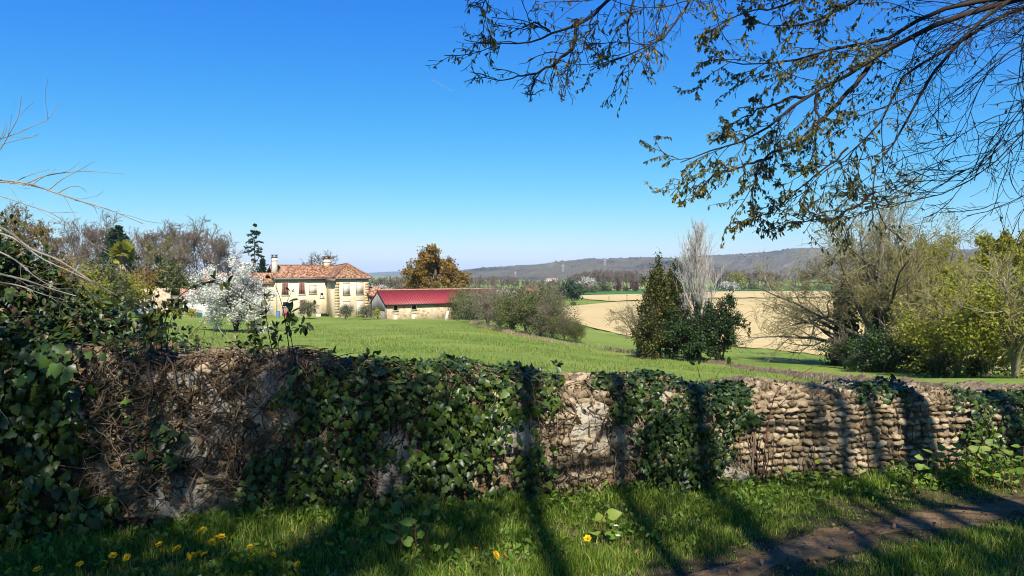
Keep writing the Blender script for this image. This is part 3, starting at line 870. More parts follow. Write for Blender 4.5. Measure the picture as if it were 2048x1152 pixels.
def outbuildings():
    o = bthing('ruined_wall', 'crumbling cream rubble wall with broken top beside the dark shed', 'wall', on(276, 101, -.2), (.96, .28))
    xs = np.linspace(0, 4.2, 22); top = 3.6 + .25 * np.sin(xs * 3) + rng.normal(size=22) * .1
    top[14:] -= np.linspace(0, .2, 8)
    V = np.concatenate([np.stack([xs, 0 * xs, 0 * xs - .6], 1), np.stack([xs, .03 * rng.normal(size=22), top], 1), np.stack([xs, 0 * xs + .5, top - .05], 1), np.stack([xs, 0 * xs + .5, 0 * xs - .6], 1)])
    n = 22; i = np.arange(n - 1)
    q = np.concatenate([np.stack([i + a * n, i + 1 + a * n, i + 1 + (a + 1) * n, i + (a + 1) * n], 1) for a in range(3)])
    link('masonry', make_mesh('masonry', V, [q], M['barn']), o)
    m = MB()
    for j in range(16):
        x = random.uniform(0, 4); s = random.uniform(.12, .25)
        m.box(x, x + s * 1.5, .05, .4, 3.5 + random.uniform(-.1, .1), 3.62 + s)
    m.build('loose_stones', M['barn'], o)
    o = bthing('open_shed', 'dark open-fronted shed between the ruined wall and white shed', 'shed', on(336, 102, -.1), (.96, .28))
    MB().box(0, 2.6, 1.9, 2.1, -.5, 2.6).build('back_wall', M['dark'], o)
    MB().box(0, .2, 0, 1.9, -.5, 2.5).build('side_wall', M['timber'], o)
    for x in (.7, 1.5, 2.3):
        MB().box(x, x + .14, .05, .2, -.5, 2.45).build('post', M['timber'], o)
    MB().slab([(-.2, -.2, 2.45), (2.75, -.2, 2.45), (2.75, 2.3, 2.85), (-.2, 2.3, 2.85)], .1).build('roof', M['timber'], o)
    o = bthing('white_shed', 'white walled shed with low terracotta roof left of the blossom tree', 'shed', on(366, 100, -.1), (.90, .43))
    V = np.array([(0, 0, -.5), (5.5, 0, -.5), (5.5, 5, -.5), (0, 5, -.5), (0, 0, 3.0), (5.5, 0, 2.3), (5.5, 5, 2.3), (0, 5, 3.0)], float)
    MB().hexa(V).build('wall', M['white_render'], o)
    tiled_roof(o, 'roof', [(-.3, -.35, 2.95), (5.8, -.35, 2.2), (5.6, 5.3, 3.1), (-.3, 5.3, 3.9)], M['tile'])
    MB().hexa([(-.3, -.36, 2.75), (5.8, -.36, 2.0), (5.8, -.2, 2.0), (-.3, -.2, 2.75), (-.3, -.36, 2.92), (5.8, -.36, 2.17), (5.8, -.2, 2.17), (-.3, -.2, 2.92)]).build('fascia', M['tile'], o)
    MB().hexa([(-.45, -.1, -.5), (-.3, -.1, -.5), (-.3, .1, -.5), (-.45, .1, -.5), (-.15, -.1, 2.7), (0, -.1, 2.7), (0, .1, 2.7), (-.15, .1, 2.7)]).build('prop', M['timber'], o)
    # garden bits in front
    b = on(399, 98); o = thing('water_butt', 'small teal tub by the foot of the white shed wall', 'tub', b)
    V, q = tubes(np.array([[(0, 0, 0), (0, 0, .3), (0, 0, .62)]], float), np.array([[.24, .3, .32]]), 10); link('body', make_mesh('tub', V, [q], M['teal']), o)
    V, q = tubes(np.array([[(0, 0, .56), (0, 0, .64)]], float), np.array([[.34, .34]]), 10); link('rim', make_mesh('rim', V, [q], M['teal']), o)
    b = on(556, 103); o = thing('blue_barrel', 'blue barrel against the cream annex wall', 'barrel', b)
    V, q = tubes(np.array([[(0, 0, 0), (0, 0, .45), (0, 0, .95)]], float), np.array([[.28, .33, .28]]), 12); link('body', make_mesh('barrel', V, [q], M['blue'], smooth=True), o)
    V, q = tubes(np.array([[(0, 0, .93), (0, 0, .98)]], float), np.array([[.3, .3]]), 12); link('lid', make_mesh('barrel_lid', V, [q], M['blue']), o)
    b = on(573, 103); o = thing('garden_chair', 'red garden chair by the farmhouse door', 'chair', b, .4)
    MB().box(-.28, .28, -.25, .25, .42, .47).build('seat', M['red'], o)
    MB().box(-.28, .28, .2, .26, .47, 1.0).build('backrest', M['red'], o)
    for x in (-.26, .21):
        for y in (-.24, .19):
            MB().box(x, x + .05, y, y + .05, 0, .42).build('leg', M['red'], o)
    b = on(893, 97, 0); o = thing('stone_slab', 'pale stone slab leaning near the right end of the barn wall', 'slab', b)
    MB().hexa([(-.35, -.1, -.2), (.05, -.1, -.2), (.05, .06, -.2), (-.35, .06, -.2), (.02, .25, 1.35), (.34, .25, 1.3), (.34, .36, 1.3), (.02, .36, 1.35)]).build('slab_body', M['blind'], o)
outbuildings()

def car():
    o = thing('parked_car', 'silver blue car parked in front of the ruined wall', 'car', on(287, 97), .35)
    prof = [(-2.0, .35), (-2.05, .75), (-1.25, .92), (-.65, 1.38), (.75, 1.42), (1.5, .98), (2.0, .9), (2.05, .35)]
    V = []; k = len(prof)
    for y, s in ((-.85, .97), (-.7, 1), (.7, 1), (.85, .97)):
        V += [(x * s, y * (1 if z < 1 else .84), z) for x, z in prof]
    q = [(a * k + i, a * k + (i + 1) % k, (a + 1) * k + (i + 1) % k, (a + 1) * k + i) for a in range(3) for i in range(k)]
    c = MB().add(V, q)
    c.T.append(np.array([(0, i, i + 1) for i in range(1, k - 1)])); c.T.append(np.array([(3 * k, 3 * k + i + 1, 3 * k + i) for i in range(1, k - 1)]))
    c.build('body', M['car'], o)
    for y in (-.78, .72):
        MB().hexa([(-1.0, y, .97), (1.2, y, .99), (1.2, y + .06, .99), (-1.0, y + .06, .97), (-.6, y * .96, 1.3), (.7, y * .96, 1.33), (.7, y * .96 + .06, 1.33), (-.6, y * .96 + .06, 1.3)]).build('side_window', M['glass'], o)
    for x in (-1.3, 1.3):
        for y in (-.88, .7):
            w = link('wheel', None, o, (x, y, .32))
            a = np.linspace(0, 2 * pi, 19)[:-1]
            for nm, r0, r1, y0, y1, mt in (('tyre', .32, .2, 0, .18, M['rubber']), ('rim', .2, .02, .02, .16, M['steel'])):
                V = np.concatenate([np.stack([r * np.cos(a), 0 * a + yy, r * np.sin(a)], 1) for r, yy in ((r1, y0), (r0, y0), (r0, y1), (r1, y1))])
                qq = [(m_ * 18 + i, m_ * 18 + (i + 1) % 18, (m_ + 1) * 18 + (i + 1) % 18, (m_ + 1) * 18 + i) for m_ in range(3) for i in range(18)]
                link(nm, make_mesh(nm, V, [np.array(qq)], mt), w)
    for y in (-.7, .4):
        MB().box(-2.08, -2.0, y, y + .3, .6, .72).build('headlight', M['petal_white'], o)
car()

def far_house(px, Y, wd, h, label, roofm, wallm, rot=0.1, zoff=0):
    o = thing('far_house', label, 'house', on(px, Y, zoff), rot)
    MB().box(-wd / 2, wd / 2, -3, 3, -1, h).build('wall', wallm, o)
    r = MB().slab([(-wd / 2 - .4, -3.5, h), (wd / 2 + .4, -3.5, h), (wd / 2 + .4, 0, h + 1.6), (-wd / 2 - .4, 0, h + 1.6)], .15).build('roof', roofm, o)
    MB().slab([(wd / 2 + .4, 3.5, h), (-wd / 2 - .4, 3.5, h), (-wd / 2 - .4, .02, h + 1.6), (wd / 2 + .4, .02, h + 1.6)], .15).build('roof_slope', roofm, r)
    for e in (-1, 1):
        link('gable', make_mesh('gable', np.array([(e * wd / 2, -3, h), (e * wd / 2, 3, h), (e * wd / 2, 0, h + 1.4)]), [np.array([(0, 1, 2)])], wallm), o)
    n = max(int(wd / 2.4), 2)
    for j in range(n):
        x = -wd / 2 + wd * (j + .5) / n
        for z in ([1.0, 3.4] if h > 4.5 else [1.0]):
            w = MB().box(x - .4, x + .4, -3.04, -2.9, z, z + 1.3).build('window', M['dark'], o)
            MB().box(x - .5, x + .5, -3.1, -3.0, z - .12, z - .02).build('sill', M['white_render'], w)
far_house(1060, 310, 6.6, 4.7, 'white two-storey house with red roof far behind the hedge', M['tile'], M['white_render'], .25)
far_house(1022, 220, 8, 2.7, 'low house with pale weathered roof just above the hedge tops', M['blind'], M['render_pale'], .2)
far_house(1035, 190, 5.5, 1.6, 'small orange roofed outbuilding peeping over the middle of the hedge', M['tile'], M['render_pale'], .2)
far_house(1104, 900, 14, 3.6, 'tiny distant white house with pink roof below the hills', M['tile'], M['white_render'], 0, 4)
far_house(1168, 520, 13, 2.2, 'distant long farm building with orange roof before the wood', M['tile'], M['render'], 0, 1)

def pylon(px, pt, pb, label):
    Y = 2250.0
    top = P3(px, pt, Y); bot = P3(px, pb, Y)
    h = top[2] - bot[2]
    o = thing('power_pylon', label, 'pylon', bot - np.array([0, 0, 4]), 0, 'pylons below the hills')
    h += 4; b = h * .10; r = .3
    m = MB()
    def bar(a, c, rr=r):
        V, q = tubes(np.array([[a, c]], float), np.full((1, 2), rr), 4); m.add(V, q)
    for sx in (-1, 1):
        for sy in (-1, 1):
            bar((sx * b, sy * b, 0), (sx * b * .22, sy * b * .22, h))
        lv = np.linspace(0, .95, 8)
        for z0, z1 in zip(lv[:-1], lv[1:]):
            w0 = b * (1 - .78 * z0); w1 = b * (1 - .78 * z1)
            bar((-w0 * sx, -w0, z0 * h), (w1 * sx, -w1, z1 * h), .3); bar((sx * w0, -w0, z0 * h), (sx * w1, w1, z1 * h), .3)
    m.build('tower', M['steel'], o)
    for zf, wf in ((.72, .22), (.84, .27), (.95, .18)):
        V, q = tubes(np.array([[(-h * wf, 0, h * zf + .4), (0, 0, h * zf), (h * wf, 0, h * zf + .4)]], float), np.array([[.3, .7, .3]]), 4)
        link('cross_arm', make_mesh('cross_arm', V, [q], M['steel']), o)
pylon(1031, 543, 553, 'leftmost of the three small grey pylons, low in the valley')
pylon(1126, 529, 541, 'middle of the three small grey pylons on the hill slope')
pylon(1210, 517, 529, 'rightmost of the three small grey pylons, near the hilltop')

def util_pole(px, pt, pb, label):
    b = hit(px, pb); top = P3(px, pt, b[1])
    h = top[2] - b[2]
    o = thing('utility_pole', label, 'pole', b, 0, 'poles along the fields')
    V, q = tubes(np.array([[(0, 0, -.3), (0, 0, h / 2), (0, 0, h)]], float), np.array([[.16, .14, .11]]), 6)
    link('shaft', make_mesh('shaft', V, [q], M['pole']), o)
    MB().box(-.6, .6, -.06, .06, h - .5, h - .38).build('cross_arm', M['pole'], o)
util_pole(1205, 564, 584, 'thin utility pole standing by the left purple shrub')
util_pole(1176, 597, 611, 'thin pole at the edge of the small green wedge')
util_pole(1218, 592, 604, 'thin pole at the tip of the small green wedge')
util_pole(1254, 589, 602, 'thin pole behind the twiggy shrub on pale soil')
# ------------------------------------------------------------------ trees
def kind_place(kind, name, label, cat, loc, rz=0.0, sc=1.0, group=None):
    o = thing(name, label, cat, tuple(loc), rz, group, sc)
    for nm, me in kind:
        link(nm, me, o)
    return o

def bare_kind(seed, h=15, r=.26, fork=.3, n=(9, 7, 6, 5), spread=1.0, trop=.06, minr=.018, twig='twig', bark='bark',
              leaf=None, nleaf=0, lsize=.2, ang=(25, 60), lens=(.55, .5, .5, .55), wob=.14, tmpl=DIA, trk=.75, ivy=0):
    g = np.random.default_rng(seed)
    T = trunk(h * trk, r, 9, .12, g)
    A = grow(T, n[0], (fork, .98), ang, lens[0] * spread, 7, wob, trop, .022, g, prof=lambda t: 1.15 - .5 * t)
    B = grow(A, n[1], (.2, 1), (25, 60), lens[1], 5, wob * 1.2, trop, .018, g, prof=lambda t: 1.2 - .6 * t)
    C = grow(B, n[2], (.15, 1), (25, 60), lens[2], 4, wob * 1.3, trop * .8, .014, g)
    D = grow(C, n[3], (.1, 1), (20, 55), lens[3], 3, wob, trop * .5, .012, g)
    tr = Acc().add(*tubes(T[0], T[1], 9)).add(*tubes(A[0], np.maximum(A[1], minr * 2), 6))
    cr = Acc().add(*tubes(B[0], np.maximum(B[1], minr * 1.3), 4)).add(*tubes(C[0], np.maximum(C[1], minr), 3)).add(*tubes(D[0], np.maximum(D[1], minr * .8), 3))
    out = [('trunk', tr.mesh('trunk', M[bark], smooth=True)), ('crown', cr.mesh('crown', M[twig]))]
    if leaf and nleaf:
        p1, d1 = along(D, int(nleaf * .7), g); p2, d2 = along(C, nleaf - int(nleaf * .7), g, (.4, 1))
        p = np.concatenate([p1, p2]); nn = len(p)
        V, f = leafset(p + g.normal(size=p.shape) * lsize * .5, rdir(nn, g, -.2), rdir(nn, g, .8), lsize * g.uniform(.6, 1.4, nn), tmpl)
        out.append(('leaves', Acc().add(V, f, leafrnd(nn, tmpl, g)).mesh('leaves', M[leaf])))
    if ivy:                                     # ivy sleeve up the trunk
        k = ivy; z = g.random(k) ** 1.3 * h * .42; a = g.random(k) * 6.28
        c = np.stack([np.interp(z, T[0][0, :, 2], T[0][0, :, 0]), np.interp(z, T[0][0, :, 2], T[0][0, :, 1]), z], 1)
        rr = (r * .9 + .75 * (1 - z / (h * .42)) ** 1.5 * g.random(k)) * (.75 + .5 * np.sin(z * 2.3 + a * 2) ** 2) + .06
        p = c + np.stack([np.cos(a) * rr, np.sin(a) * rr, 0 * a], 1)
        V, f = leafset(p, rdir(k, g, -.5), norm(np.stack([np.cos(a), np.sin(a), .3 + 0 * a], 1) + .5 * g.normal(size=(k, 3))), g.uniform(.14, .3, k), DIA)
        out.append(('ivy_sleeve', Acc().add(V, f, leafrnd(k, DIA, g)).mesh('ivy_sleeve', M['ivy_dark'])))
    return out

def bush_kind(seed, rx, rz, nleaf, lsize, leaf, twig='twig', nstem=9, clumps=60, csize=.28, minr=.012, tmpl=DIA, lift=.1, ry=None, surf=.6, twigs=5, top=1.0, wob=.18, cone=0.0):
    """stems fanning from the base, leaves in clumps through a lumpy volume"""
    g = np.random.default_rng(seed); ry = ry or rx
    m = nstem
    a = np.arange(m) * 2.4 + g.random(m); el = g.uniform(.15, 1.0, m)
    tgt = np.stack([np.cos(a) * rx * el * .8, np.sin(a) * ry * el * .8, rz * (1.05 - .35 * el)], 1)
    if cone: tgt = tgt * np.array([.45, .45, .78])
    s = np.linspace(0, 1, 7)[None, :, None]
    P = tgt[:, None, :] * s; P[:, :, :2] *= s ** .6
    P += np.cumsum(g.normal(size=P.shape) * .03 * rz, axis=1) * s
    P[:, 0, 2] = -.15
    L = np.linalg.norm(P[:, -1], axis=1)
    A = (P, np.outer(.02 * rz + .012 * g.random(m) * rz, np.linspace(1, .25, 7)), L)
    B = grow(A, twigs, (.25, 1), (20, 60), .45, 5, wob, .04, .016, g)
    C = grow(B, twigs, (.2, 1), (20, 60), .5, 4, wob, .03, .013, g)
    st = Acc().add(*tubes(A[0], np.maximum(A[1], minr * 1.5), 5)).add(*tubes(B[0], np.maximum(B[1], minr), 3)).add(*tubes(C[0], np.maximum(C[1], minr * .8), 3))
    out = [('stems', st.mesh('stems', M[twig]))]
    if nleaf:
        cd = rdir(clumps, g, .3); cr = g.random(clumps) ** (1 / 3 if surf < .5 else .22)
        cc = cd * cr[:, None] * np.array([rx, ry, rz * .52 * top]) * (1 + .25 * g.normal(size=(clumps, 1)))
        cc[:, 2] += rz * (.5 + lift)
        cc[:, 2] = np.maximum(cc[:, 2], .12 * rz * g.random(clumps) + .1)
        cf = (1 - cone * np.clip(cc[:, 2] / rz, 0, 1))[:, None]; cc[:, :2] *= cf
        ci = g.integers(0, clumps, nleaf)
        off = g.normal(size=(nleaf, 3)) * np.where(cone > 0, cf[ci], 1) * csize * np.array([rx, ry, rz * .6]) * .75
        p = cc[ci] + off; p[:, 2] = np.maximum(p[:, 2], .05)
        nn = norm(off + .3 * rdir(nleaf, g) + np.array([0, 0, .25]))
        V, f = leafset(p, rdir(nleaf, g, -.25), nn, lsize * g.uniform(.6, 1.35, nleaf), tmpl)
        base = g.random(clumps)[ci] * .35 + g.random(nleaf) * .65
        out.append(('foliage', Acc().add(V, f, np.repeat(base, len(tmpl[0]))).mesh('foliage', M[leaf])))
    return out

def conifer_kind(seed, h, rad, n=70, droop=-.25, nleaf=5000, lsize=.4, sparse=0.0, base=.1):
    g = np.random.default_rng(seed)
    T = trunk(h, .018 * h, 8, .02, g, tip=.05)
    z = base + (1 - base) * np.sort(g.random(n)) ** .9
    a = np.arange(n) * 2.4 + g.random(n)
    ln = rad * (1.05 - z) ** .75 * g.uniform(.55, 1.2, n) * np.where(g.random(n) < sparse, .35, 1)
    s = np.linspace(0, 1, 5)[None, :, None]
    d = np.stack([np.cos(a), np.sin(a), 0 * a], 1)
    P = d[:, None, :] * ln[:, None, None] * s
    P[:, :, 2] += (z * h)[:, None] + (droop * ln)[:, None] * (s[..., 0] ** 1.6) + (.12 * ln)[:, None] * s[..., 0] ** 4
    A = (P, np.outer(.012 * ln + .02, np.linspace(1, .3, 5)), ln)
    B = grow(A, 5, (.3, 1), (35, 65), .4, 4, .1, -.03, .02, g, flat=.7)
    tr = Acc().add(*tubes(T[0], T[1], 8)).add(*tubes(A[0], A[1], 4))
    q1, d1 = along(B, nleaf // 2, g, (0, 1)); q2, d2 = along(A, nleaf // 2, g, (.25, 1))
    p = np.concatenate([q1, q2]); dd = np.concatenate([d1, d2]); k = len(p)
    V, f = leafset(p, norm(dd + .6 * g.normal(size=dd.shape) + np.array([0, 0, -.25])), rdir(k, g, 1.0), lsize * g.uniform(.6, 1.3, k), DIA)
    return [('trunk', tr.mesh('trunk', M['bark'])), ('crown', Acc().add(*tubes(B[0], B[1], 3)).mesh('crown', M['twig_dark'])), ('needles', Acc().add(V, f, leafrnd(k, DIA, g)).mesh('needles', M['conifer']))]

def palm_tree():
    g = np.random.default_rng(8)
    b = on(245, 112, -.2); h = 9.2
    o = thing('palm_tree', 'shaggy palm tree with yellow green fan head at the wood edge', 'palm tree', b)
    z = np.linspace(0, h, 12); R = .42 + .06 * np.sin(z * 3); R[8:] += np.array([.1, .22, .3, .1])
    V, q = tubes(np.stack([.1 * np.sin(z * .4), 0 * z, z], 1)[None], R[None], 12); link('trunk', make_mesh('palm_trunk', V, [q], M['deadwood']), o)
    k = 600; zz = g.uniform(h * .3, h * .98, k); a = g.random(k) * 6.28; rr = np.interp(zz, z, R) + .03
    p = np.stack([np.cos(a) * rr, np.sin(a) * rr, zz], 1)
    V, f = leafset(p, norm(np.stack([np.cos(a) * .4, np.sin(a) * .4, -1 + 0 * a], 1) + .2 * g.normal(size=(k, 3))), np.stack([np.cos(a), np.sin(a), 0 * a], 1), g.uniform(.4, .9, k), SLIM)
    link('dead_fronds', Acc().add(V, f, leafrnd(k, SLIM, g)).mesh('dead_fronds', M['dry_grass']), o)
    ac = Acc()
    for j in range(26):
        a = j * 2.4 + g.random(); el = g.uniform(-.9, 1.35)
        d = np.array([cos(a) * cos(el), sin(a) * cos(el), sin(el)])
        c = np.array([0, 0, h]) + d * .8
        n = 14; fa = np.linspace(-1.25, 1.25, n)
        up = norm(np.cross(np.cross(d, [0, 0, 1.0]), d)); side = np.cross(d, up)
        rr_ = g.random() * 3.1; side = side * cos(rr_) + up * sin(rr_); up = np.cross(side, d)
        ax = d[None] * np.cos(fa)[:, None] + side[None] * np.sin(fa)[:, None] + np.array([0, 0, -.15])
        V, f = leafset(np.tile(c, (n, 1)), ax, np.tile(up, (n, 1)), g.uniform(1.1, 1.6, n), SLIM)
        ac.add(V, f, leafrnd(n, SLIM, g, np.full(n, .35 + .6 * g.random())))
        V, q = tubes(np.array([[(0, 0, h - .1), c]]), np.array([[.04, .025]]), 4); ac.add(V, q)
    link('fan_leaves', ac.mesh('fan_leaves', M['spring']), o)
palm_tree()

ORD = ['first', 'second', 'third', 'fourth', 'fifth', 'sixth', 'seventh', 'eighth', 'ninth', 'tenth', 'eleventh', 'twelfth', 'thirteenth', 'fourteenth', 'fifteenth', 'sixteenth']
# bare wood behind the houses
BK = [bare_kind(21 + i, h=16, r=.24, fork=.35, n=(9, 7, 6, 5), trop=.10, minr=.03, ang=(20, 45)) for i in range(3)]
row = [(112, 185, 470), (140, 150, 462), (166, 160, 455), (190, 155, 450), (206, 170, 448), (275, 165, 470), (298, 160, 462), (322, 158, 466), (348, 165, 462), (372, 160, 458), (396, 150, 461), (418, 165, 465), (440, 160, 474), (462, 165, 488)]
for i, (px, Y, top) in enumerate(row):
    b = on(px, Y); ht = EYE - (top - HZ) / F * Y - b[2]
    kind_place(BK[i % 3], 'bare_tree', ORD[i] + ' bare tree from the left in the wood behind the house', 'tree', b, i * 1.7, ht / 15.2, 'bare trees of the wood behind the house')
b = on(330, 152); kind_place(bare_kind(31, h=14, r=.2, fork=.3, n=(9, 7, 5, 4), trop=.12, minr=.03, leaf='spring', nleaf=1500, lsize=.35), 'budding_tree', 'slim tree with yellow buds standing among the bare wood', 'tree', b, 0, 1.05)
b = on(236, 140); kind_place(conifer_kind(33, 15, 5.2, n=110, droop=.15, nleaf=20000, lsize=.42, base=.15), 'pine_tree', 'broad dark green pine rising behind the palm', 'tree', b, 0, 1.02)
b = on(318, 146); kind_place(conifer_kind(34, 10, 2.6, n=60, droop=-.1, nleaf=5000, lsize=.5), 'fir_tree', 'short dark fir right of the pine in the wood', 'tree', b, 0, 1.0)
b = on(509, 138); ht = EYE - (444 - HZ) / F * 138 - b[2]
kind_place(conifer_kind(35, ht, 4.0, n=64, droop=-.3, nleaf=11000, lsize=.26, sparse=.35, base=.25), 'spruce_tree', 'tall ragged spruce standing alone above the annex roof', 'tree', b)
b = on(525, 136); kind_place(conifer_kind(36, EYE - (517 - HZ) / F * 136 - b[2], 1.3, n=80, droop=.6, nleaf=5000, lsize=.4), 'cypress_tree', 'narrow columnar cypress between the spruce and the chimney', 'tree', b)
b = on(645, 160); kind_place(bare_kind(37, h=13, r=.3, fork=.35, n=(12, 8, 7, 6), trop=.05, minr=.03, ang=(25, 70)), 'bare_tree', 'domed bare tree crown showing above the farmhouse ridge', 'tree', b, 0, .96)
b = on(868, 140); kind_place(bare_kind(38, h=12, r=.5, fork=.2, n=(13, 8, 7, 5), spread=1.15, trop=.02, minr=.03, ang=(35, 85), leaf='oak_young', nleaf=17000, lsize=.36, bark='bark', trk=.62, wob=.2), 'oak_tree', 'wide oak in orange brown young leaf behind the barn', 'tree', b, 0, 1.27)
# big oak coming into leaf at the left edge
b = on(30, 62, -.5); kind_place(bare_kind(39, h=11.5, r=.35, fork=.35, n=(10, 8, 7, 5), spread=1.05, trop=.03, minr=.014, ang=(35, 80), leaf='oak_young', nleaf=9000, lsize=.14, trk=.7, wob=.22, twig='twig'), 'oak_tree', 'brown budding oak at the left edge behind the dead branches', 'tree', b, 1.0, 1.02)
# blossom trees
def blossom_tree(px, Y, h, rx, label, n, ls, seed, mat='blossom', sc=1):
    b = on(px, Y, -.1)
    k = bush_kind(seed, rx, h, n, ls, mat, twig='twig_dark', nstem=11, clumps=150, csize=.13, minr=.018, tmpl=FLOW if Y < 80 else DIA, lift=.06, surf=.6, twigs=6)
    g = np.random.default_rng(seed + 1)
    T = trunk(h * .35, .16, 6, .05, g)
    k = [('trunk', Acc().add(*tubes(T[0], T[1], 8)).mesh('trunk', M['bark'])), ('branches', k[0][1]), ('blossom', k[1][1])]
    return kind_place(k, 'blossom_tree', label, 'tree', b, 0, sc)
blossom_tree(472, 60, 5.1, 2.85, 'round tree covered in white blossom in the meadow before the annex', 30000, .105, 51, sc=.93)
blossom_tree(384, 118, 6.4, 2.5, 'smaller pale blossom tree behind the white shed', 5500, .17, 52, 'blossom_far')
blossom_tree(764, 230, 5.5, 4.0, 'white blossoming tree right of the farmhouse behind the lean-to', 3500, .4, 53, 'blossom_far')
blossom_tree(786, 225, 4.0, 3.0, 'low white blossoming tree left of the orange brown oak', 2200, .4, 54, 'blossom_far')
blossom_tree(1173, 560, 9.0, 7.0, 'distant pale blossom tree in front of the far wood', 1500, 1.0, 55, 'blossom_far')
blossom_tree(1195, 540, 6.0, 3.5, 'small distant pale blossom tree right of the far orange roof', 700, 1.0, 56, 'blossom_far')
blossom_tree(1008, 170, 5.0, 3.5, 'pale blossoming tree poking above the twiggy hedge shrub', 2600, .3, 57, 'blossom_far')
blossom_tree(1460, 560, 7.0, 7.0, 'distant grey white blossom tree right of the pale poplar', 1000, 1.0, 58, 'blossom_far')

# shrubs round the houses
SK = bush_kind(61, 2.6, 4.6, 6500, .30, 'shrub', nstem=10, clumps=60, csize=.2, minr=.02)
SK2 = bush_kind(62, 2.4, 4.2, 3200, .28, 'oak_young', twig='twig_olive', nstem=12, clumps=60, csize=.2, minr=.02)
SK3 = bush_kind(63, 2.6, 4.4, 5200, .28, 'spring', twig='twig_olive', nstem=12, clumps=60, csize=.22, minr=.02)
left = [(108, 82, SK2, 'brown leaved shrub, leftmost of the row below the wood', 1.3), (150, 88, SK3, 'olive shrub behind the dead branches below the bare wood', 1.15), (186, 92, SK, 'green shrub second left of the palm foot', 1.2),
        (216, 96, SK2, 'brown shrub just left of the palm foot', 1.15), (255, 100, SK3, 'olive shrub covering the foot of the palm', 1.05), (287, 108, SK2, 'rusty shrub behind the top of the ruined wall', 1.25), (318, 112, SK, 'dark green shrub right of the palm behind the ruined wall', 1.35),
        (345, 118, SK2, 'thin brown shrub above the dark open shed', 1.3), (372, 112, SK, 'green shrub below the smaller blossom tree', 1.1), (232, 88, SK, 'low green shrub in front of the silver blue car', .7), (170, 80, SK3, 'low olive shrub at the meadow edge below the ivy mound', .75)]
for i, (px, Y, k, lab, s) in enumerate(left):
    kind_place(k, 'shrub', lab, 'shrub', on(px, Y, -.1), i * 1.3, s)
GK = bush_kind(65, 1.45, 2.6, 2600, .17, 'shrub_grey', nstem=9, clumps=40, csize=.2, minr=.012)
kind_place(GK, 'round_shrub', 'largest round grey green shrub before the red shutter window', 'shrub', on(616, 101), 0, .82)
kind_place(GK, 'round_shrub', 'round grey green shrub below the farmhouse corner, middle of three', 'shrub', on(691, 99), 2, .66)
kind_place(GK, 'round_shrub', 'round grey green shrub nearest to the yellow bush', 'shrub', on(733, 98), 4, .64)
kind_place(bush_kind(66, .55, 1.15, 600, .16, 'yellow_leaf', clumps=20), 'yellow_bush', 'small bright yellow bush at the barn plank gable', 'shrub', on(755, 98.5), 0, 1.0)
YK = bush_kind(67, 1.1, 1.1, 900, .16, 'yellow_leaf', clumps=25, ry=.6)
kind_place(YK, 'yellow_bush', 'low yellow green bush at the foot of the white shed', 'shrub', on(383, 97), 0, .95)
kind_place(YK, 'yellow_bush', 'golden flowering bush before the dark open shed', 'shrub', on(352, 97.5), 1, .8)

# hedgerow along the meadow edge
HK = [bush_kind(71, 2.7, 4.0, 4200, .17, 'shrub', twig='twig', nstem=16, clumps=50, csize=.2, minr=.014, twigs=7),
      bush_kind(72, 2.7, 4.0, 2600, .15, 'shrub_grey', twig='twig', nstem=20, clumps=50, csize=.22, minr=.014, twigs=8),
      bush_kind(73, 2.8, 4.0, 8000, .17, 'shrub', twig='twig', nstem=14, clumps=60, csize=.2, minr=.014, twigs=6)]
hed = [(928, 640, 583, 2, 'grey green shrub hiding the right end of the barn'), (950, 645, 580, 0, 'dull green shrub, second in the hedge from the barn'), (976, 653, 578, 1, 'twiggy grey shrub in front of the red barn roof end'),
       (1000, 658, 586, 1, 'pale twiggy shrub, fourth in the hedge from the barn'), (1025, 663, 590, 0, 'dull green twiggy shrub in the middle of the hedge'), (1052, 668, 584, 2, 'dense green shrub below the far white house'),
       (1080, 673, 586, 2, 'dense green shrub right of the far white house'), (1105, 678, 604, 1, 'grey twiggy shrub near the right end of the hedge'), (1128, 682, 628, 0, 'low olive shrub, second last at the right end'), (1150, 684, 645, 2, 'lowest rounded shrub closing the right end of the hedge')]
for i, (px, pb, pt, k, lab) in enumerate(hed):
    b = hit(px, pb); ht = (pb - pt) / F * b[1]
    kind_place(HK[k], 'hedge_shrub', lab, 'shrub', b, i * 2.1, ht / 4.6, 'shrubs of the hedge along the meadow')

# clump at the meadow edge: twiggy shrub, golden evergreens, holly, pale poplar
b = hit(1276, 708); kind_place(bare_kind(81, h=4.6, r=.10, fork=.08, n=(16, 7, 6, 4), spread=1.0, trop=.02, minr=.008, twig='twig_olive', bark='twig_olive', ang=(20, 70), trk=.5, lens=(1.0, .5, .5, .5)), 'twiggy_shrub', 'bare twiggy shrub spreading over pale soil left of the evergreens', 'shrub', b, .5, 1.0)
def evergreen(px, pb, pt, rx, leaf, seed, label, n=9000, ls=.12, top=1.1, dY=0, cl=70, cs=.16, name='evergreen_shrub', cone=0.0):
    b = hit(px, pb); Y = b[1] + dY; b = on(px, Y, -.05); ht = EYE - (pt - HZ) / F * Y - b[2]
    return kind_place(bush_kind(seed, rx, ht, n, ls, leaf, twig='twig_dark', nstem=9, clumps=cl, csize=cs, minr=.012, top=top, lift=.04, cone=cone), name, label, 'shrub', b)
evergreen(1318, 716, 556, 1.3, 'yellowgreen', 82, 'tall golden green evergreen, left spire of the clump', 14000, .14, 1.05, cl=130, cs=.15, cone=.3)
evergreen(1352, 712, 558, .8, 'holly', 83, 'slimmer dark evergreen spire against the pale poplar', 10000, .14, 1.05, 2.5, cl=90, cs=.14, cone=.4)
evergreen(1300, 718, 640, .85, 'yellowgreen', 87, 'low golden green skirt of the clump above bare soil', 4000, .12)
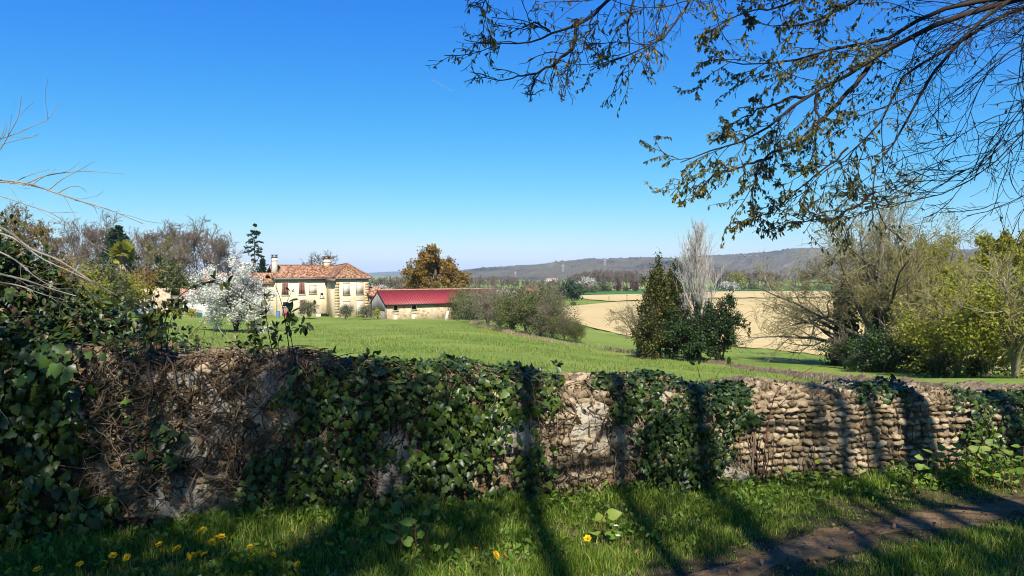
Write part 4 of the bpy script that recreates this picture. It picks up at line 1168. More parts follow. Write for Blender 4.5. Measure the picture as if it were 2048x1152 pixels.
evergreen(1376, 721, 640, 1.6, 'holly', 84, 'dark rounded holly bush at the foot of the poplar', 14000, .13, cl=60, cs=.13)
evergreen(1436, 724, 622, 1.2, 'holly', 85, 'dark holly bush at the right side of the clump', 11000, .13, cl=50, cs=.13)
def poking_branch():
    b = hit(1445, 722); g = np.random.default_rng(86)
    o = thing('laurel_shrub', 'olive laurel with a long branch reaching right from the holly', 'shrub', b)
    Y = b[1]
    P = resample([b, P3(1450, 690, Y), P3(1462, 660, Y), P3(1480, 645, Y), P3(1500, 656, Y)], 9)[None] - b
    A = (P, np.linspace(.06, .015, 9)[None], np.array([2.6])); B = grow(A, 16, (.4, 1), (20, 60), .22, 4, .15, .05, .02, g)
    link('branch', Acc().add(*tubes(A[0], A[1], 6)).add(*tubes(B[0], B[1], 3)).mesh('branch', M['twig']), o)
    p, d = along(B, 900, g); V, f = leafset(p, rdir(900, g, .2), rdir(900, g, .6), g.uniform(.07, .14, 900), DIA)
    link('leaves', Acc().add(V, f, leafrnd(900, DIA, g)).mesh('leaves', M['yellowgreen']), o)
poking_branch()
def poplar():
    b = hit(1400, 722) + np.array([0.2, 1.0, 0]); b[2] = float(H(b[0], b[1])); Y = b[1]
    g = np.random.default_rng(88); h = EYE - (448 - HZ) / F * Y - b[2]
    T = trunk(h, .15, 12, .012, g, lean=(-.2, 0), tip=.06)
    A = grow(T, 84, (.06, .93), (16, 42), .44, 9, .035, .13, .012, g, prof=lambda t: np.minimum(.5 + 3 * t, 1.15 - 1.02 * t), tip=.2)
    B = grow(A, 9, (.15, 1), (12, 30), .32, 5, .05, .12, .012, g)
    C = grow(B, 4, (.2, 1), (12, 30), .4, 3, .05, .08, .012, g)
    o = thing('poplar_tree', 'slender pale grey bare poplar rising from the evergreen clump', 'tree', b)
    link('trunk', Acc().add(*tubes(T[0], T[1], 8)).mesh('trunk', M['twig_pale']), o)
    link('crown', Acc().add(*tubes(A[0], np.maximum(A[1], .016), 5)).add(*tubes(B[0], np.maximum(B[1], .008), 3)).add(*tubes(C[0], np.maximum(C[1], .006), 3)).mesh('crown', M['twig_pale']), o)
poplar()

# trees at the right
b = hit(1688, 732); kind_place(bare_kind(91, h=11.2, r=.36, fork=.16, n=(13, 8, 8, 5), spread=1.0, trop=.02, minr=.009, twig='twig_olive', ang=(40, 88), leaf='spring', nleaf=5000, lsize=.09, trk=.5, wob=.2, ivy=3800, lens=(.95, .5, .5, .55)), 'ivy_clad_tree', 'gnarled spreading tree with ivy clad trunk, left of the right hand trees', 'tree', b, 2.2, 1.0)
b = hit(1770, 738); kind_place(bare_kind(92, h=11.5, r=.2, fork=.10, n=(16, 8, 7, 5), spread=1.0, trop=.05, minr=.009, twig='twig_olive', ang=(12, 55), leaf='spring', nleaf=5000, lsize=.09, trk=.46, wob=.1, ivy=2500, lens=(1.15, .42, .5, .55)), 'bare_tree', 'tall many-stemmed bare tree fanning upward behind the ivy clad trunk', 'tree', b, .4, 1.05)
b = hit(1838, 742); kind_place(bare_kind(93, h=11, r=.2, fork=.12, n=(10, 8, 7, 5), spread=1.0, trop=.05, minr=.009, twig='twig_olive', ang=(20, 60), leaf='spring', nleaf=8000, lsize=.1, trk=.46, wob=.12, ivy=1500, lens=(1.1, .45, .5, .55)), 'bare_tree', 'leaning bare tree with pale stem before the spring green trees', 'tree', b, 1.9, .85)
b = hit(1895, 745); kind_place(bare_kind(94, h=6.6, r=.16, fork=.1, n=(16, 8, 7, 5), spread=.85, trop=.03, minr=.009, twig='twig_olive', ang=(30, 80), leaf='spring', nleaf=13000, lsize=.12, trk=.6, wob=.2), 'spring_tree', 'bushy yellow green tree in fresh leaf over the pale soil', 'tree', b, 3.0, 1.0)
b = on(2035, 44); kind_place(bare_kind(95, h=8.6, r=.16, fork=.1, n=(16, 8, 7, 5), spread=.8, trop=.04, minr=.009, twig='twig_olive', ang=(30, 75), leaf='spring', nleaf=7000, lsize=.11, trk=.65, wob=.2), 'spring_tree', 'olive budding tree cut by the right edge', 'tree', b, .7, 1.0)
for i, (px, Y, h, n, lab, sd) in enumerate([(1905, 78, 14, 9000, 'tall yellow green tree behind the bushy spring tree', 96), (1985, 84, 16, 11000, 'large spring green tree at the back near the right edge', 97), (2060, 70, 14, 9000, 'spring green tree at the very right edge behind the olive one', 98), (1800, 92, 13, 5000, 'budding tree seen through the many-stemmed bare tree', 99), (1858, 62, 8.5, 6000, 'olive green tree between the leaning bare tree and the bushy spring tree', 100), (1948, 58, 8.0, 6500, 'yellow green tree right of the bushy spring tree', 102), (2005, 54, 8.5, 6500, 'yellow green tree just left of the olive edge tree', 103), (1735, 66, 9.5, 2500, 'thin budding tree directly behind the ivy clad trunk', 104)]):
    kind_place(bare_kind(sd, h=h, r=.25, fork=.2, n=(13, 8, 6, 5), spread=.9, trop=.05, minr=.016, twig='twig_olive', ang=(25, 65), leaf='spring', nleaf=int(n * 2.2), lsize=.24, trk=.7, wob=.15), 'spring_tree', lab, 'tree', on(px, Y), i * 1.1, 1.0)
# ivy mounds and low growth at their feet
UK = bush_kind(101, 1.6, 2.4, 8500, .13, 'ivy_dark', clumps=22, csize=.26, minr=.012, lift=-.1)
for i, (px, py, s, lab) in enumerate([(1690, 738, .8, 'dark ivy mound round the foot of the ivy clad trunk'), (1728, 742, .45, 'dark ivy mound between the ivy clad trunk and the many-stemmed tree'), (1786, 746, .95, 'dark ivy thicket under the many-stemmed bare tree'), (1832, 748, .6, 'dark thicket under the leaning bare tree'), (1872, 752, .4, 'dark low thicket left of the pale fallen litter'), (1962, 752, .35, 'dark low thicket right of the pale fallen litter')]):
    kind_place(UK, 'ivy_thicket', lab, 'shrub', hit(px, py), i * 1.9, s * .88, 'ivy thickets under the right hand trees')

RK = bush_kind(105, 1.9, 3.4, 6500, .12, 'spring', twig='twig_olive', nstem=16, clumps=46, csize=.2, minr=.011, twigs=7, lift=.0)
for i, (px, py, s, lab) in enumerate([(1862, 748, .75, 'low spring green shrub right of the dark thicket'), (1915, 752, 1.0, 'spring green shrub below the bushy spring tree'), (1978, 750, 1.1, 'rounded spring green shrub left of the olive edge tree'), (2030, 756, 1.0, 'spring green shrub at the right edge above the ivy curtain')]):
    kind_place(RK, 'spring_shrub', lab, 'shrub', hit(px, py), i * 1.7, s, 'spring green shrubs under the right hand trees')

# far wood, hedges and single shrubs of the valley
FK = [bare_kind(111 + i, h=14, r=.3, fork=.3, n=(9, 6, 5, 3), trop=.08, minr=.075, ang=(25, 60), twig='twig') for i in range(3)]
FS = bush_kind(115, 3.2, 4.2, 900, .8, 'shrub', clumps=30, minr=.06)
FB = bush_kind(116, 3.0, 4.6, 260, .7, 'shrub', twig='twig', nstem=16, clumps=30, minr=.06, twigs=6)
g = np.random.default_rng(9)
def far_row(p0, p1, n, Y, top, label, group, jy=40):
    for i in range(n):
        px = p0 + (p1 - p0) * (i + g.random()) / n; y = Y + g.uniform(-jy, jy)
        b = on(px, y); ht = EYE - (np.interp(px, [p[0] for p in top], [p[1] for p in top]) - HZ) / F * y - b[2]
        kind_place(FK[g.integers(0, 3)], 'far_tree', label, 'tree', b, g.random() * 6, ht / 13.5 * g.uniform(.9, 1.05), group)
far_row(1135, 1292, 46, 640, [(1135, 553), (1165, 545), (1200, 542), (1270, 543), (1292, 556)], 'bare brown tree of the far wood beyond the crop field', 'trees of the far wood')
far_row(915, 1130, 34, 560, [(915, 556), (1000, 553), (1040, 556), (1080, 560), (1130, 556)], 'bare brown tree of the low far wood behind the hedge', 'trees of the low wood behind the hedge')
far_row(735, 815, 12, 420, [(735, 556), (815, 552)], 'bare tree in the gap between farmhouse and orange brown oak', 'trees in the gap beside the farmhouse')
far_row(1425, 1560, 24, 640, [(1425, 545), (1500, 542), (1560, 545)], 'bare tree of the far wood right of the poplar', 'trees of the wood right of the poplar')
far_row(1560, 2040, 26, 700, [(1560, 548), (2040, 545)], 'bare tree of the far wood behind the right hand trees', 'trees of the wood behind the right hand trees')
b = on(1475, 600); kind_place(bush_kind(117, 7, 13, 1600, 1.3, 'spring', clumps=40, minr=.08), 'far_tree', 'single bright green tree at the far wood right of the poplar', 'tree', b)
def far_shrubs(lst):
    for i, (px, Y, s, k, nm, lab) in enumerate(lst):
        kind_place(k, nm, lab, 'shrub', on(px, Y), i * 1.3, s)
MK = bush_kind(118, 2.4, 5.0, 700, .8, 'maroon', clumps=24, minr=.05)
far_shrubs([(1236, 520, 1.1, MK, 'purple_shrub', 'purple leaved shrub, left of the two by the crop field'), (1269, 520, 1.25, MK, 'purple_shrub', 'purple leaved shrub, right of the two by the crop field'), (1205, 515, 1.5, FS, 'dark_shrub', 'dark shrub at the thin utility pole by the crop field'),
            (1143, 330, 1.55, bush_kind(119, 3.2, 4.2, 2200, .6, 'holly', clumps=40, minr=.05), 'dark_shrub', 'rounded dark evergreen above the right end of the hedge'), (1147, 260, .3, FS, 'dark_shrub', 'tiny round bush alone in the small green wedge'),
            (1170, 470, 1.0, FS, 'dark_shrub', 'green shrub left of the crop field edge, near the blossom'), (1187, 480, 1.0, FS, 'dark_shrub', 'green shrub at the left corner of the crop field'), (1155, 460, 1.2, FS, 'dark_shrub', 'green shrub behind the rounded dark evergreen'), (1252, 520, .8, FS, 'dark_shrub', 'green shrub between the two purple shrubs'), (1218, 520, .7, FS, 'dark_shrub', 'low green shrub between pole and left purple shrub')])
for i in range(30):
    px = 930 + 200 * (i + g.random()) / 30; Y = g.uniform(240, 480)
    kind_place(FS if i % 3 else FB, 'valley_shrub', 'scrubby bush of the valley between hedge and far wood', 'shrub', on(px, Y), i, g.uniform(.7, 1.3), 'scrub bushes behind the hedge')
for i in range(14):
    px = 738 + 80 * (i + g.random()) / 14; Y = g.uniform(200, 380)
    kind_place(FS if i % 2 else FB, 'valley_shrub', 'scrubby bush beyond the lean-to beside the farmhouse', 'shrub', on(px, Y), i, g.uniform(.7, 1.2), 'scrub bushes beyond the lean-to')
for i in range(26):
    px = 1425 + 600 * (i + g.random()) / 26; Y = g.uniform(585, 620)
    kind_place(FS if i % 2 else FB, 'valley_shrub', 'scrubby bush along the far edge of the crop field', 'shrub', on(px, Y), i, g.uniform(.8, 1.6), 'scrub bushes along the crop field')
# ------------------------------------------------------------------ the cobble wall
def px_a(px):
    s = (np.asarray(px, float) - 1024) / F
    return 4.93 * s / (1 - .235 * s) / .9735
_HT = np.array([(-400, 1.22), (0, 1.2), (330, 1.12), (700, 1.06), (900, 1.0), (1150, .93), (1350, .88), (1470, .80), (1530, .84), (1600, .81), (1700, .76), (1780, .79), (1900, .72), (2048, .66), (2600, .62)])
_HT[:, 1] -= np.interp(_HT[:, 0], [0, 700, 1150, 2048], [.03, .075, .115, .13])
_HA = px_a(_HT[:, 0])
def wall_h(a): return np.interp(a, _HA, _HT[:, 1])
RC = .14
def wall_pt(a, q, out=0.0):
    """point on the wall skin: a along, q up the face and over the top"""
    a = np.asarray(a, float); q = np.asarray(q, float)
    h = wall_h(a); qf = h - RC; arc = RC * pi / 2
    th = np.clip((q - qf) / RC, 0, pi / 2)
    top = np.maximum(q - qf - arc, 0)
    z = np.minimum(q, qf) + RC * np.sin(th)
    d = .09 * z / 1.0 + RC * (1 - np.cos(th)) + top
    lump = .022 * np.sin(a * 5.1 + z * 3) + .016 * np.sin(a * 11.3 - z * 9 + 1)
    no, nz = np.cos(th), np.sin(th)
    o = out + lump
    p = WALL_0 + a[..., None] * WALL_D + (-d + no * o)[..., None] * WALL_N
    p = p + np.stack([0 * z, 0 * z, z + nz * o], -1)
    n = no[..., None] * WALL_N + nz[..., None] * np.array([0, 0, 1.0])
    return p, n
def proj(p):
    p = np.asarray(p)
    return 1024 + F * p[..., 0] / p[..., 1], HZ + F * (EYE - p[..., 2]) / p[..., 1]
def inpoly(px, py, poly):
    poly = np.asarray(poly, float); ins = np.zeros(np.shape(px), bool)
    x0, y0 = poly[-1]
    for x1, y1 in poly:
        c = ((y0 > py) != (y1 > py)) & (px < (x1 - x0) * (py - y0) / (y1 - y0 + 1e-9) + x0)
        ins ^= c; x0, y0 = x1, y1
    return ins
IVY_POLY = {
    'left': [(-150, 640), (140, 660), (170, 760), (150, 830), (175, 900), (130, 950), (235, 985), (240, 1015), (120, 1090), (-150, 1110)],
    'mid': [(545, 790), (600, 735), (760, 712), (1000, 728), (1115, 742), (1130, 800), (1062, 830), (1100, 900), (1112, 1000), (960, 1003), (900, 965), (840, 1003), (760, 1015), (700, 992), (600, 1035), (470, 1035), (480, 950), (560, 870), (640, 840)],
    'hang': [(1185, 742), (1290, 742), (1275, 830), (1240, 838), (1215, 800), (1190, 772)],
    'right': [(1255, 740), (1490, 752), (1505, 830), (1450, 880), (1430, 985), (1290, 1010), (1280, 900), (1262, 830)],
    'tuft': [(1645, 772), (1690, 752), (1800, 748), (1845, 768), (1800, 800), (1735, 800), (1700, 790)],
    'end': [(1880, 772), (2150, 780), (2150, 965), (1990, 962), (1935, 930), (1925, 850), (1905, 800)]}
HOLES = [(800, 870, 42, 40), (770, 950, 48, 36), (1035, 865, 48, 36), (985, 950, 46, 26), (1000, 915, 30, 20), (900, 990, 60, 16), (640, 880, 26, 24), (1345, 800, 20, 14), (1420, 855, 22, 26), (1400, 905, 14, 12), (1100, 960, 30, 30), (1985, 838, 12, 24), (2010, 850, 10, 20)]
def in_holes(px, py):
    m = np.zeros(np.shape(px), bool)
    for x, y, a, b in HOLES: m |= ((px - x) / a) ** 2 + ((py - y) / b) ** 2 < 1
    return m

def cobble_wall():
    g = np.random.default_rng(200)
    o = thing('cobble_wall', 'old river cobble garden wall with lime mortar and ivy crossing the foreground', 'wall', (0, 4.93, 0))
    a = np.linspace(-7, 7.5, 560); q = np.concatenate([np.linspace(-.15, .6, 34), np.linspace(.62, 1.5, 40)])
    ag, qg = np.meshgrid(a, q)
    bump = .010 * np.sin(ag * 41 + 3 * np.sin(qg * 17)) * np.sin(qg * 47) + .009 * g.normal(size=ag.shape)
    P, n = wall_pt(ag, qg, bump - .014)
    back = P[-1].copy(); back[:, 2] = -.6; back += -WALL_N * .12
    V = np.concatenate([P.reshape(-1, 3), back]); n1 = len(a); n0 = len(q) + 1
    i = np.arange(n0 - 1)[:, None] * n1 + np.arange(n1 - 1)[None]
    qd = np.stack([i, i + 1, i + n1 + 1, i + n1], -1).reshape(-1, 4)
    wpart('mortar', V, [qd], M['mortar'], o, smooth=True)
    for x_, y_, rx_, ry_ in ((1205, 862, 60, 52), (1262, 866, 20, 44), (400, 850, 110, 70), (540, 815, 60, 55), (330, 780, 60, 40), (1462, 958, 34, 22), (600, 930, 60, 40), (790, 925, 46, 60), (1030, 872, 40, 40), (360, 1000, 50, 40), (1330, 800, 20, 12)):
        a0 = float(px_a(x_)); Yq = wallY(a0 * .9735); zq = EYE - (y_ - HZ) / F * Yq
        ra = rx_ / F * Yq; rq = ry_ / F * Yq
        u = np.linspace(-1.25, 1.25, 34); ug, vg = np.meshgrid(u, u)
        rr = np.hypot(ug, vg) + .16 * np.sin(3 * np.arctan2(vg, ug) + x_) + .09 * np.sin(7 * np.arctan2(vg, ug) + y_) + .05 * g.normal(size=ug.shape)
        Pq, _ = wall_pt(a0 + ug * ra, np.maximum(zq + vg * rq, 0), np.clip((1.05 - rr) * .14, -.06, .022) + .004 * g.normal(size=ug.shape))
        iq = np.arange(33)[:, None] * 34 + np.arange(33)[None]
        wpart('plaster_patch', Pq.reshape(-1, 3), [np.stack([iq, iq + 1, iq + 35, iq + 34], -1).reshape(-1, 4)], M['plaster'], o, smooth=True)
    # rounded cobbles: a few shapes shared by all
    import bmesh
    shapes = []
    for k in range(9):
        bm = bmesh.new(); bmesh.ops.create_icosphere(bm, subdivisions=2, radius=1)
        sx, sy, sz = g.uniform(.85, 1.15, 3)
        ph = g.random(3) * 6
        for v in bm.verts:
            c = v.co; f = 1 + .13 * sin(c.x * 3 + ph[0]) * cos(c.y * 2.5 + ph[1]) + .09 * sin(c.z * 4 + ph[2]) + .07 * g.normal()
            bx = lambda t: math.copysign(abs(t) ** .72, t)
            v.co = (bx(c.x) * f * sx, bx(c.y) * f * sy, bx(c.z) * f * sz)
        me = bpy.data.meshes.new('stone'); bm.to_mesh(me); bm.free()
        me.polygons.foreach_set('use_smooth', np.ones(len(me.polygons), bool)); me.materials.append(M['stone'])
        shapes.append(me)
    bases = []
    for me in shapes:
        co = np.empty(len(me.vertices) * 3, np.float32); me.vertices.foreach_get('co', co)
        tr = np.array([p.vertices[:] for p in me.polygons])
        bases.append((co.reshape(-1, 3), tr))
    st = []
    qq = .03; rowi = 0
    while qq < 1.55:
        x = px_a(-60) + g.random() * .05
        rh = g.uniform(.038, .056)
        while x < 5.6:
            pxx = proj(wall_pt(np.array(x), np.array(.5))[0])[0]
            big = 1.0 if pxx > 1430 else 1.45
            w = (.036 + .055 * g.random() ** 1.4) * big
            if g.random() > .03 and qq < wall_h(x) + .5 and (big == 1.0 or rowi % 3 != 1):
                st.append((x + w / 2, qq + g.normal() * .004, w * g.uniform(.85, 1.15), rh * g.uniform(.85, 1.12) * (1.0 if big == 1 else 1.35), rowi))
            x += w * g.uniform(.98, 1.16)
        qq += rh; rowi += 1
    st = np.array(st)
    pos, nr = wall_pt(st[:, 0], st[:, 1], .004)
    px, py = proj(pos)
    cov = np.zeros(len(st), bool)
    for k_, pl in IVY_POLY.items(): cov |= inpoly(px, py, pl)
    cov &= ~in_holes(px, py)
    # smooth plaster patches hide part of the cobbles
    plaster = np.zeros(len(st), bool)
    for x, y, aa, bb in ((1205, 850, 52, 34), (1260, 870, 24, 30), (400, 860, 110, 70), (540, 820, 60, 60), (330, 780, 60, 40), (1470, 950, 40, 20), (600, 930, 60, 40)):
        plaster |= ((px - x) / aa) ** 2 + ((py - y) / bb) ** 2 < 1
    plaster |= (px < 1100) & (g.random(len(st)) < .45)
    vis = (px > 1120) & (px < 2048) & ~cov & ~plaster
    score = np.where(vis, st[:, 2] * st[:, 3] / pos[:, 1] ** 2 + 1, 0)
    order = np.argsort(-score); single = set(order[:300][score[order[:300]] > 0].tolist())
    rest = Acc()
    from mathutils import Matrix
    base = np.array(o.location)
    for i in range(len(st)):
        if plaster[i]: continue
        w, hh = st[i, 2] * .54, st[i, 3] * .44
        tilt = (.16 if int(st[i, 4]) % 2 else -.12) + g.normal() * .16
        X = WALL_D; Z = norm(np.cross(X, -nr[i])); Yv = -nr[i]
        if Z[2] < 0: Z = -Z
        X2 = X * cos(tilt) + Z * sin(tilt); Z2 = -X * sin(tilt) + Z * cos(tilt)
        dep = g.uniform(.026, .042); push = g.uniform(-.022, .012)
        k = int(g.integers(0, 9))
        c = pos[i] + nr[i] * (push - .012)
        Mx = np.stack([X2 * w, Yv * dep, Z2 * hh], 1)
        if i in single:
            ob = link('stone', shapes[k], o)
            m4 = Matrix([[*Mx[0], 0], [*Mx[1], 0], [*Mx[2], 0], [0, 0, 0, 1]]); m4.translation = c - base
            ob.matrix_basis = m4
        else:
            co, tr = bases[k]
            rest.add(co @ Mx.T + c, tr, np.full(len(co), g.random()))
    r = link('stones', rest.mesh('stones', M['stone'], smooth=True, off=base), o); r['kind'] = 'stuff'
cobble_wall()

def ivy_plant(key, n, size, mat, label, n_single, seed, depth=.10, top=True, young=.0):
    g = np.random.default_rng(seed); poly = np.array(IVY_POLY[key], float)
    a0, a1 = px_a(poly[:, 0].min() - 20), px_a(poly[:, 0].max() + 20)
    m = n * 6
    a = g.uniform(a0, a1, m); q = g.uniform(0, wall_h(a) + .3)
    p, nr = wall_pt(a, q, .01)
    px, py = proj(p)
    jx = px + 16 * np.sin(py * .11 + a * 7) + g.normal(size=m) * 7; jy = py + 12 * np.sin(px * .09) + g.normal(size=m) * 7
    ok = inpoly(jx, jy, poly) & ~(in_holes(jx, jy) & (g.random(m) < .93))
    a, q, p, nr, px = a[ok][:n], q[ok][:n], p[ok][:n], nr[ok][:n], px[ok][:n]
    k = len(p)
    lift = g.random(k) ** 1.2
    crest = np.clip((q - wall_h(a) + .18) / .2, 0, 1)
    pos = p + nr * (.012 + depth * lift * (1 - .45 * crest))[:, None]
    lay = norm(nr * .75 + np.array([0, 0, .45]) + g.normal(size=(k, 3)) * .38)
    ax = norm(np.stack([g.normal(size=k) * .7, g.normal(size=k) * .25 - .1, -1 + g.normal(size=k) * .4 + crest * .8], 1))
    sz = size * (.45 + 1.05 * g.random(k) ** 1.4)
    base = np.array([float(p[:, 0].mean()), float(wallY(p[:, 0].mean())) - .1, 0])
    o = thing('ivy', label, 'ivy', tuple(base))
    # stems hugging the wall
    ns = max(10, k // 45); ai = g.choice(k, ns)
    S_ = []
    for j in ai:
        t = np.linspace(0, 1, 9); qq = q[j] * t; aa = a[j] + .05 * np.cumsum(g.normal(size=9)) * (1 - t)
        pp, nn = wall_pt(aa, np.maximum(qq, .0), .015); S_.append(pp)
    V, f = tubes(np.array(S_), np.full((ns, 9), .004) * g.uniform(.6, 1.8, (ns, 1)), 4)
    so_ = wpart('stems', V, [f], M['vine'], o); so_['kind'] = 'stuff'
    # the leaves that show largest stand singly, the rest as one mass
    front = np.argsort(-(lift + .5 * sz / sz.max()))
    sing = front[:n_single]; rest = front[n_single:]
    lm = [make_mesh('ivy_leaf', IVY[0] * np.array([1, s, z]), [IVY[1]], M[mat]) for s, z in ((1, 1), (.88, 1.6), (1.1, .5), (.95, 2.2))]
    if young: lm.append(make_mesh('ivy_leaf_young', IVY[0], [IVY[1]], M['ivy_light']))
    from mathutils import Matrix
    for j in sing:
        X = ax[j]; Z = lay[j] - (lay[j] @ X) * X; Z = Z / np.linalg.norm(Z); Y = np.cross(Z, X)
        Mx = np.stack([X, Y, Z], 1) * sz[j]
        kk = len(lm) - 1 if (young and g.random() < young) else int(g.integers(0, 4))
        ob = link('leaf', lm[kk], o)
        m4 = Matrix([[*Mx[0], 0], [*Mx[1], 0], [*Mx[2], 0], [0, 0, 0, 1]]); m4.translation = pos[j] - base
        ob.matrix_basis = m4
    V, f = leafset(pos[rest], ax[rest], lay[rest], sz[rest], IVY)
    lo = link('leaves', Acc().add(V, f, leafrnd(len(rest), IVY, g)).mesh('leaves', M[mat], off=base), o); lo['kind'] = 'stuff'
ivy_plant('left', 1500, .062, 'ivy', 'large leaved ivy at the left end of the wall', 170, 301, .16, young=.12)
ivy_plant('mid', 4300, .045, 'ivy', 'wide ivy curtain over the middle of the wall', 260, 302, .11, young=.10)
ivy_plant('hang', 340, .045, 'ivy', 'small ivy tuft hanging over the bare mortar patch', 60, 303, .08)
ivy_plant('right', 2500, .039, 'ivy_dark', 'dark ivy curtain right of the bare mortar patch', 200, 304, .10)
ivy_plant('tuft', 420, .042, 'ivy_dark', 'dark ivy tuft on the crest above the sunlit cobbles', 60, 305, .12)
ivy_plant('end', 2300, .039, 'ivy', 'ivy curtain at the right end of the wall', 200, 306, .10, young=.15)

def dry_vines():
    g = np.random.default_rng(210)
    o = thing('dry_vines', 'tangle of dry brown creeper stems matted over the shaded left wall', 'creeper', (-1.8, 4.4, 0))
    acc = Acc()
    def batch(n, p0, p1, qlo, down, r, out):
        a = px_a(g.uniform(p0, p1, n)); q = wall_h(a) + .15 - g.random(n) * qlo
        n_ = 14; A = np.empty((n, n_)); Q = np.empty((n, n_)); A[:, 0] = a; Q[:, 0] = q
        va = g.normal(size=n) * .6; vq = -np.abs(g.normal(size=n)) * down
        for j in range(1, n_):
            va = va * .8 + g.normal(size=n) * .55; vq = vq * .85 + g.normal(size=n) * .4 - .12 * down
            s = .035 / np.maximum(np.hypot(va, vq), .3)
            A[:, j] = A[:, j - 1] + va * s; Q[:, j] = np.clip(Q[:, j - 1] + vq * s, .02, 1.5)
        off = out * g.random((n, 1)) + .02 * np.abs(np.cumsum(g.normal(size=(n, n_)) * .3, 1)) + .006
        P, _ = wall_pt(A, Q, off)
        V, f = tubes(P, (r * g.uniform(.5, 1.7, (n, 1))) * np.linspace(1, .5, n_)[None], 3)
        acc.add(V, f, np.repeat(g.random(n), n_ * 3))
    batch(420, 150, 720, .95, .5, .0034, .06)
    batch(130, 300, 1120, .22, .2, .003, .05)
    batch(160, 700, 1300, 1.0, .7, .0032, .03)
    batch(24, 160, 740, .7, .9, .010, .03)
    batch(40, 1120, 1300, .7, .9, .006, .015)
    batch(80, 150, 720, .9, .8, .0062, .05)
    w = link('stems', acc.mesh('stems', M['vine'], off=o.location), o); w['kind'] = 'stuff'
    k = 1100
    a = px_a(np.concatenate([g.uniform(150, 760, 700), g.uniform(700, 1480, 400)])); q = g.random(k) ** 1.0 * (wall_h(a) + .2)
    p, n = wall_pt(a, q, .01 + .05 * g.random(k))
    V, f = leafset(p, rdir(k, g, -.4), norm(n + .6 * g.normal(size=(k, 3))), g.uniform(.02, .06, k), IVY)
    w = link('dead_leaves', Acc().add(V, f, leafrnd(k, IVY, g)).mesh('dead_leaves', M['dead_leaf'], off=o.location), o); w['kind'] = 'stuff'
dry_vines()

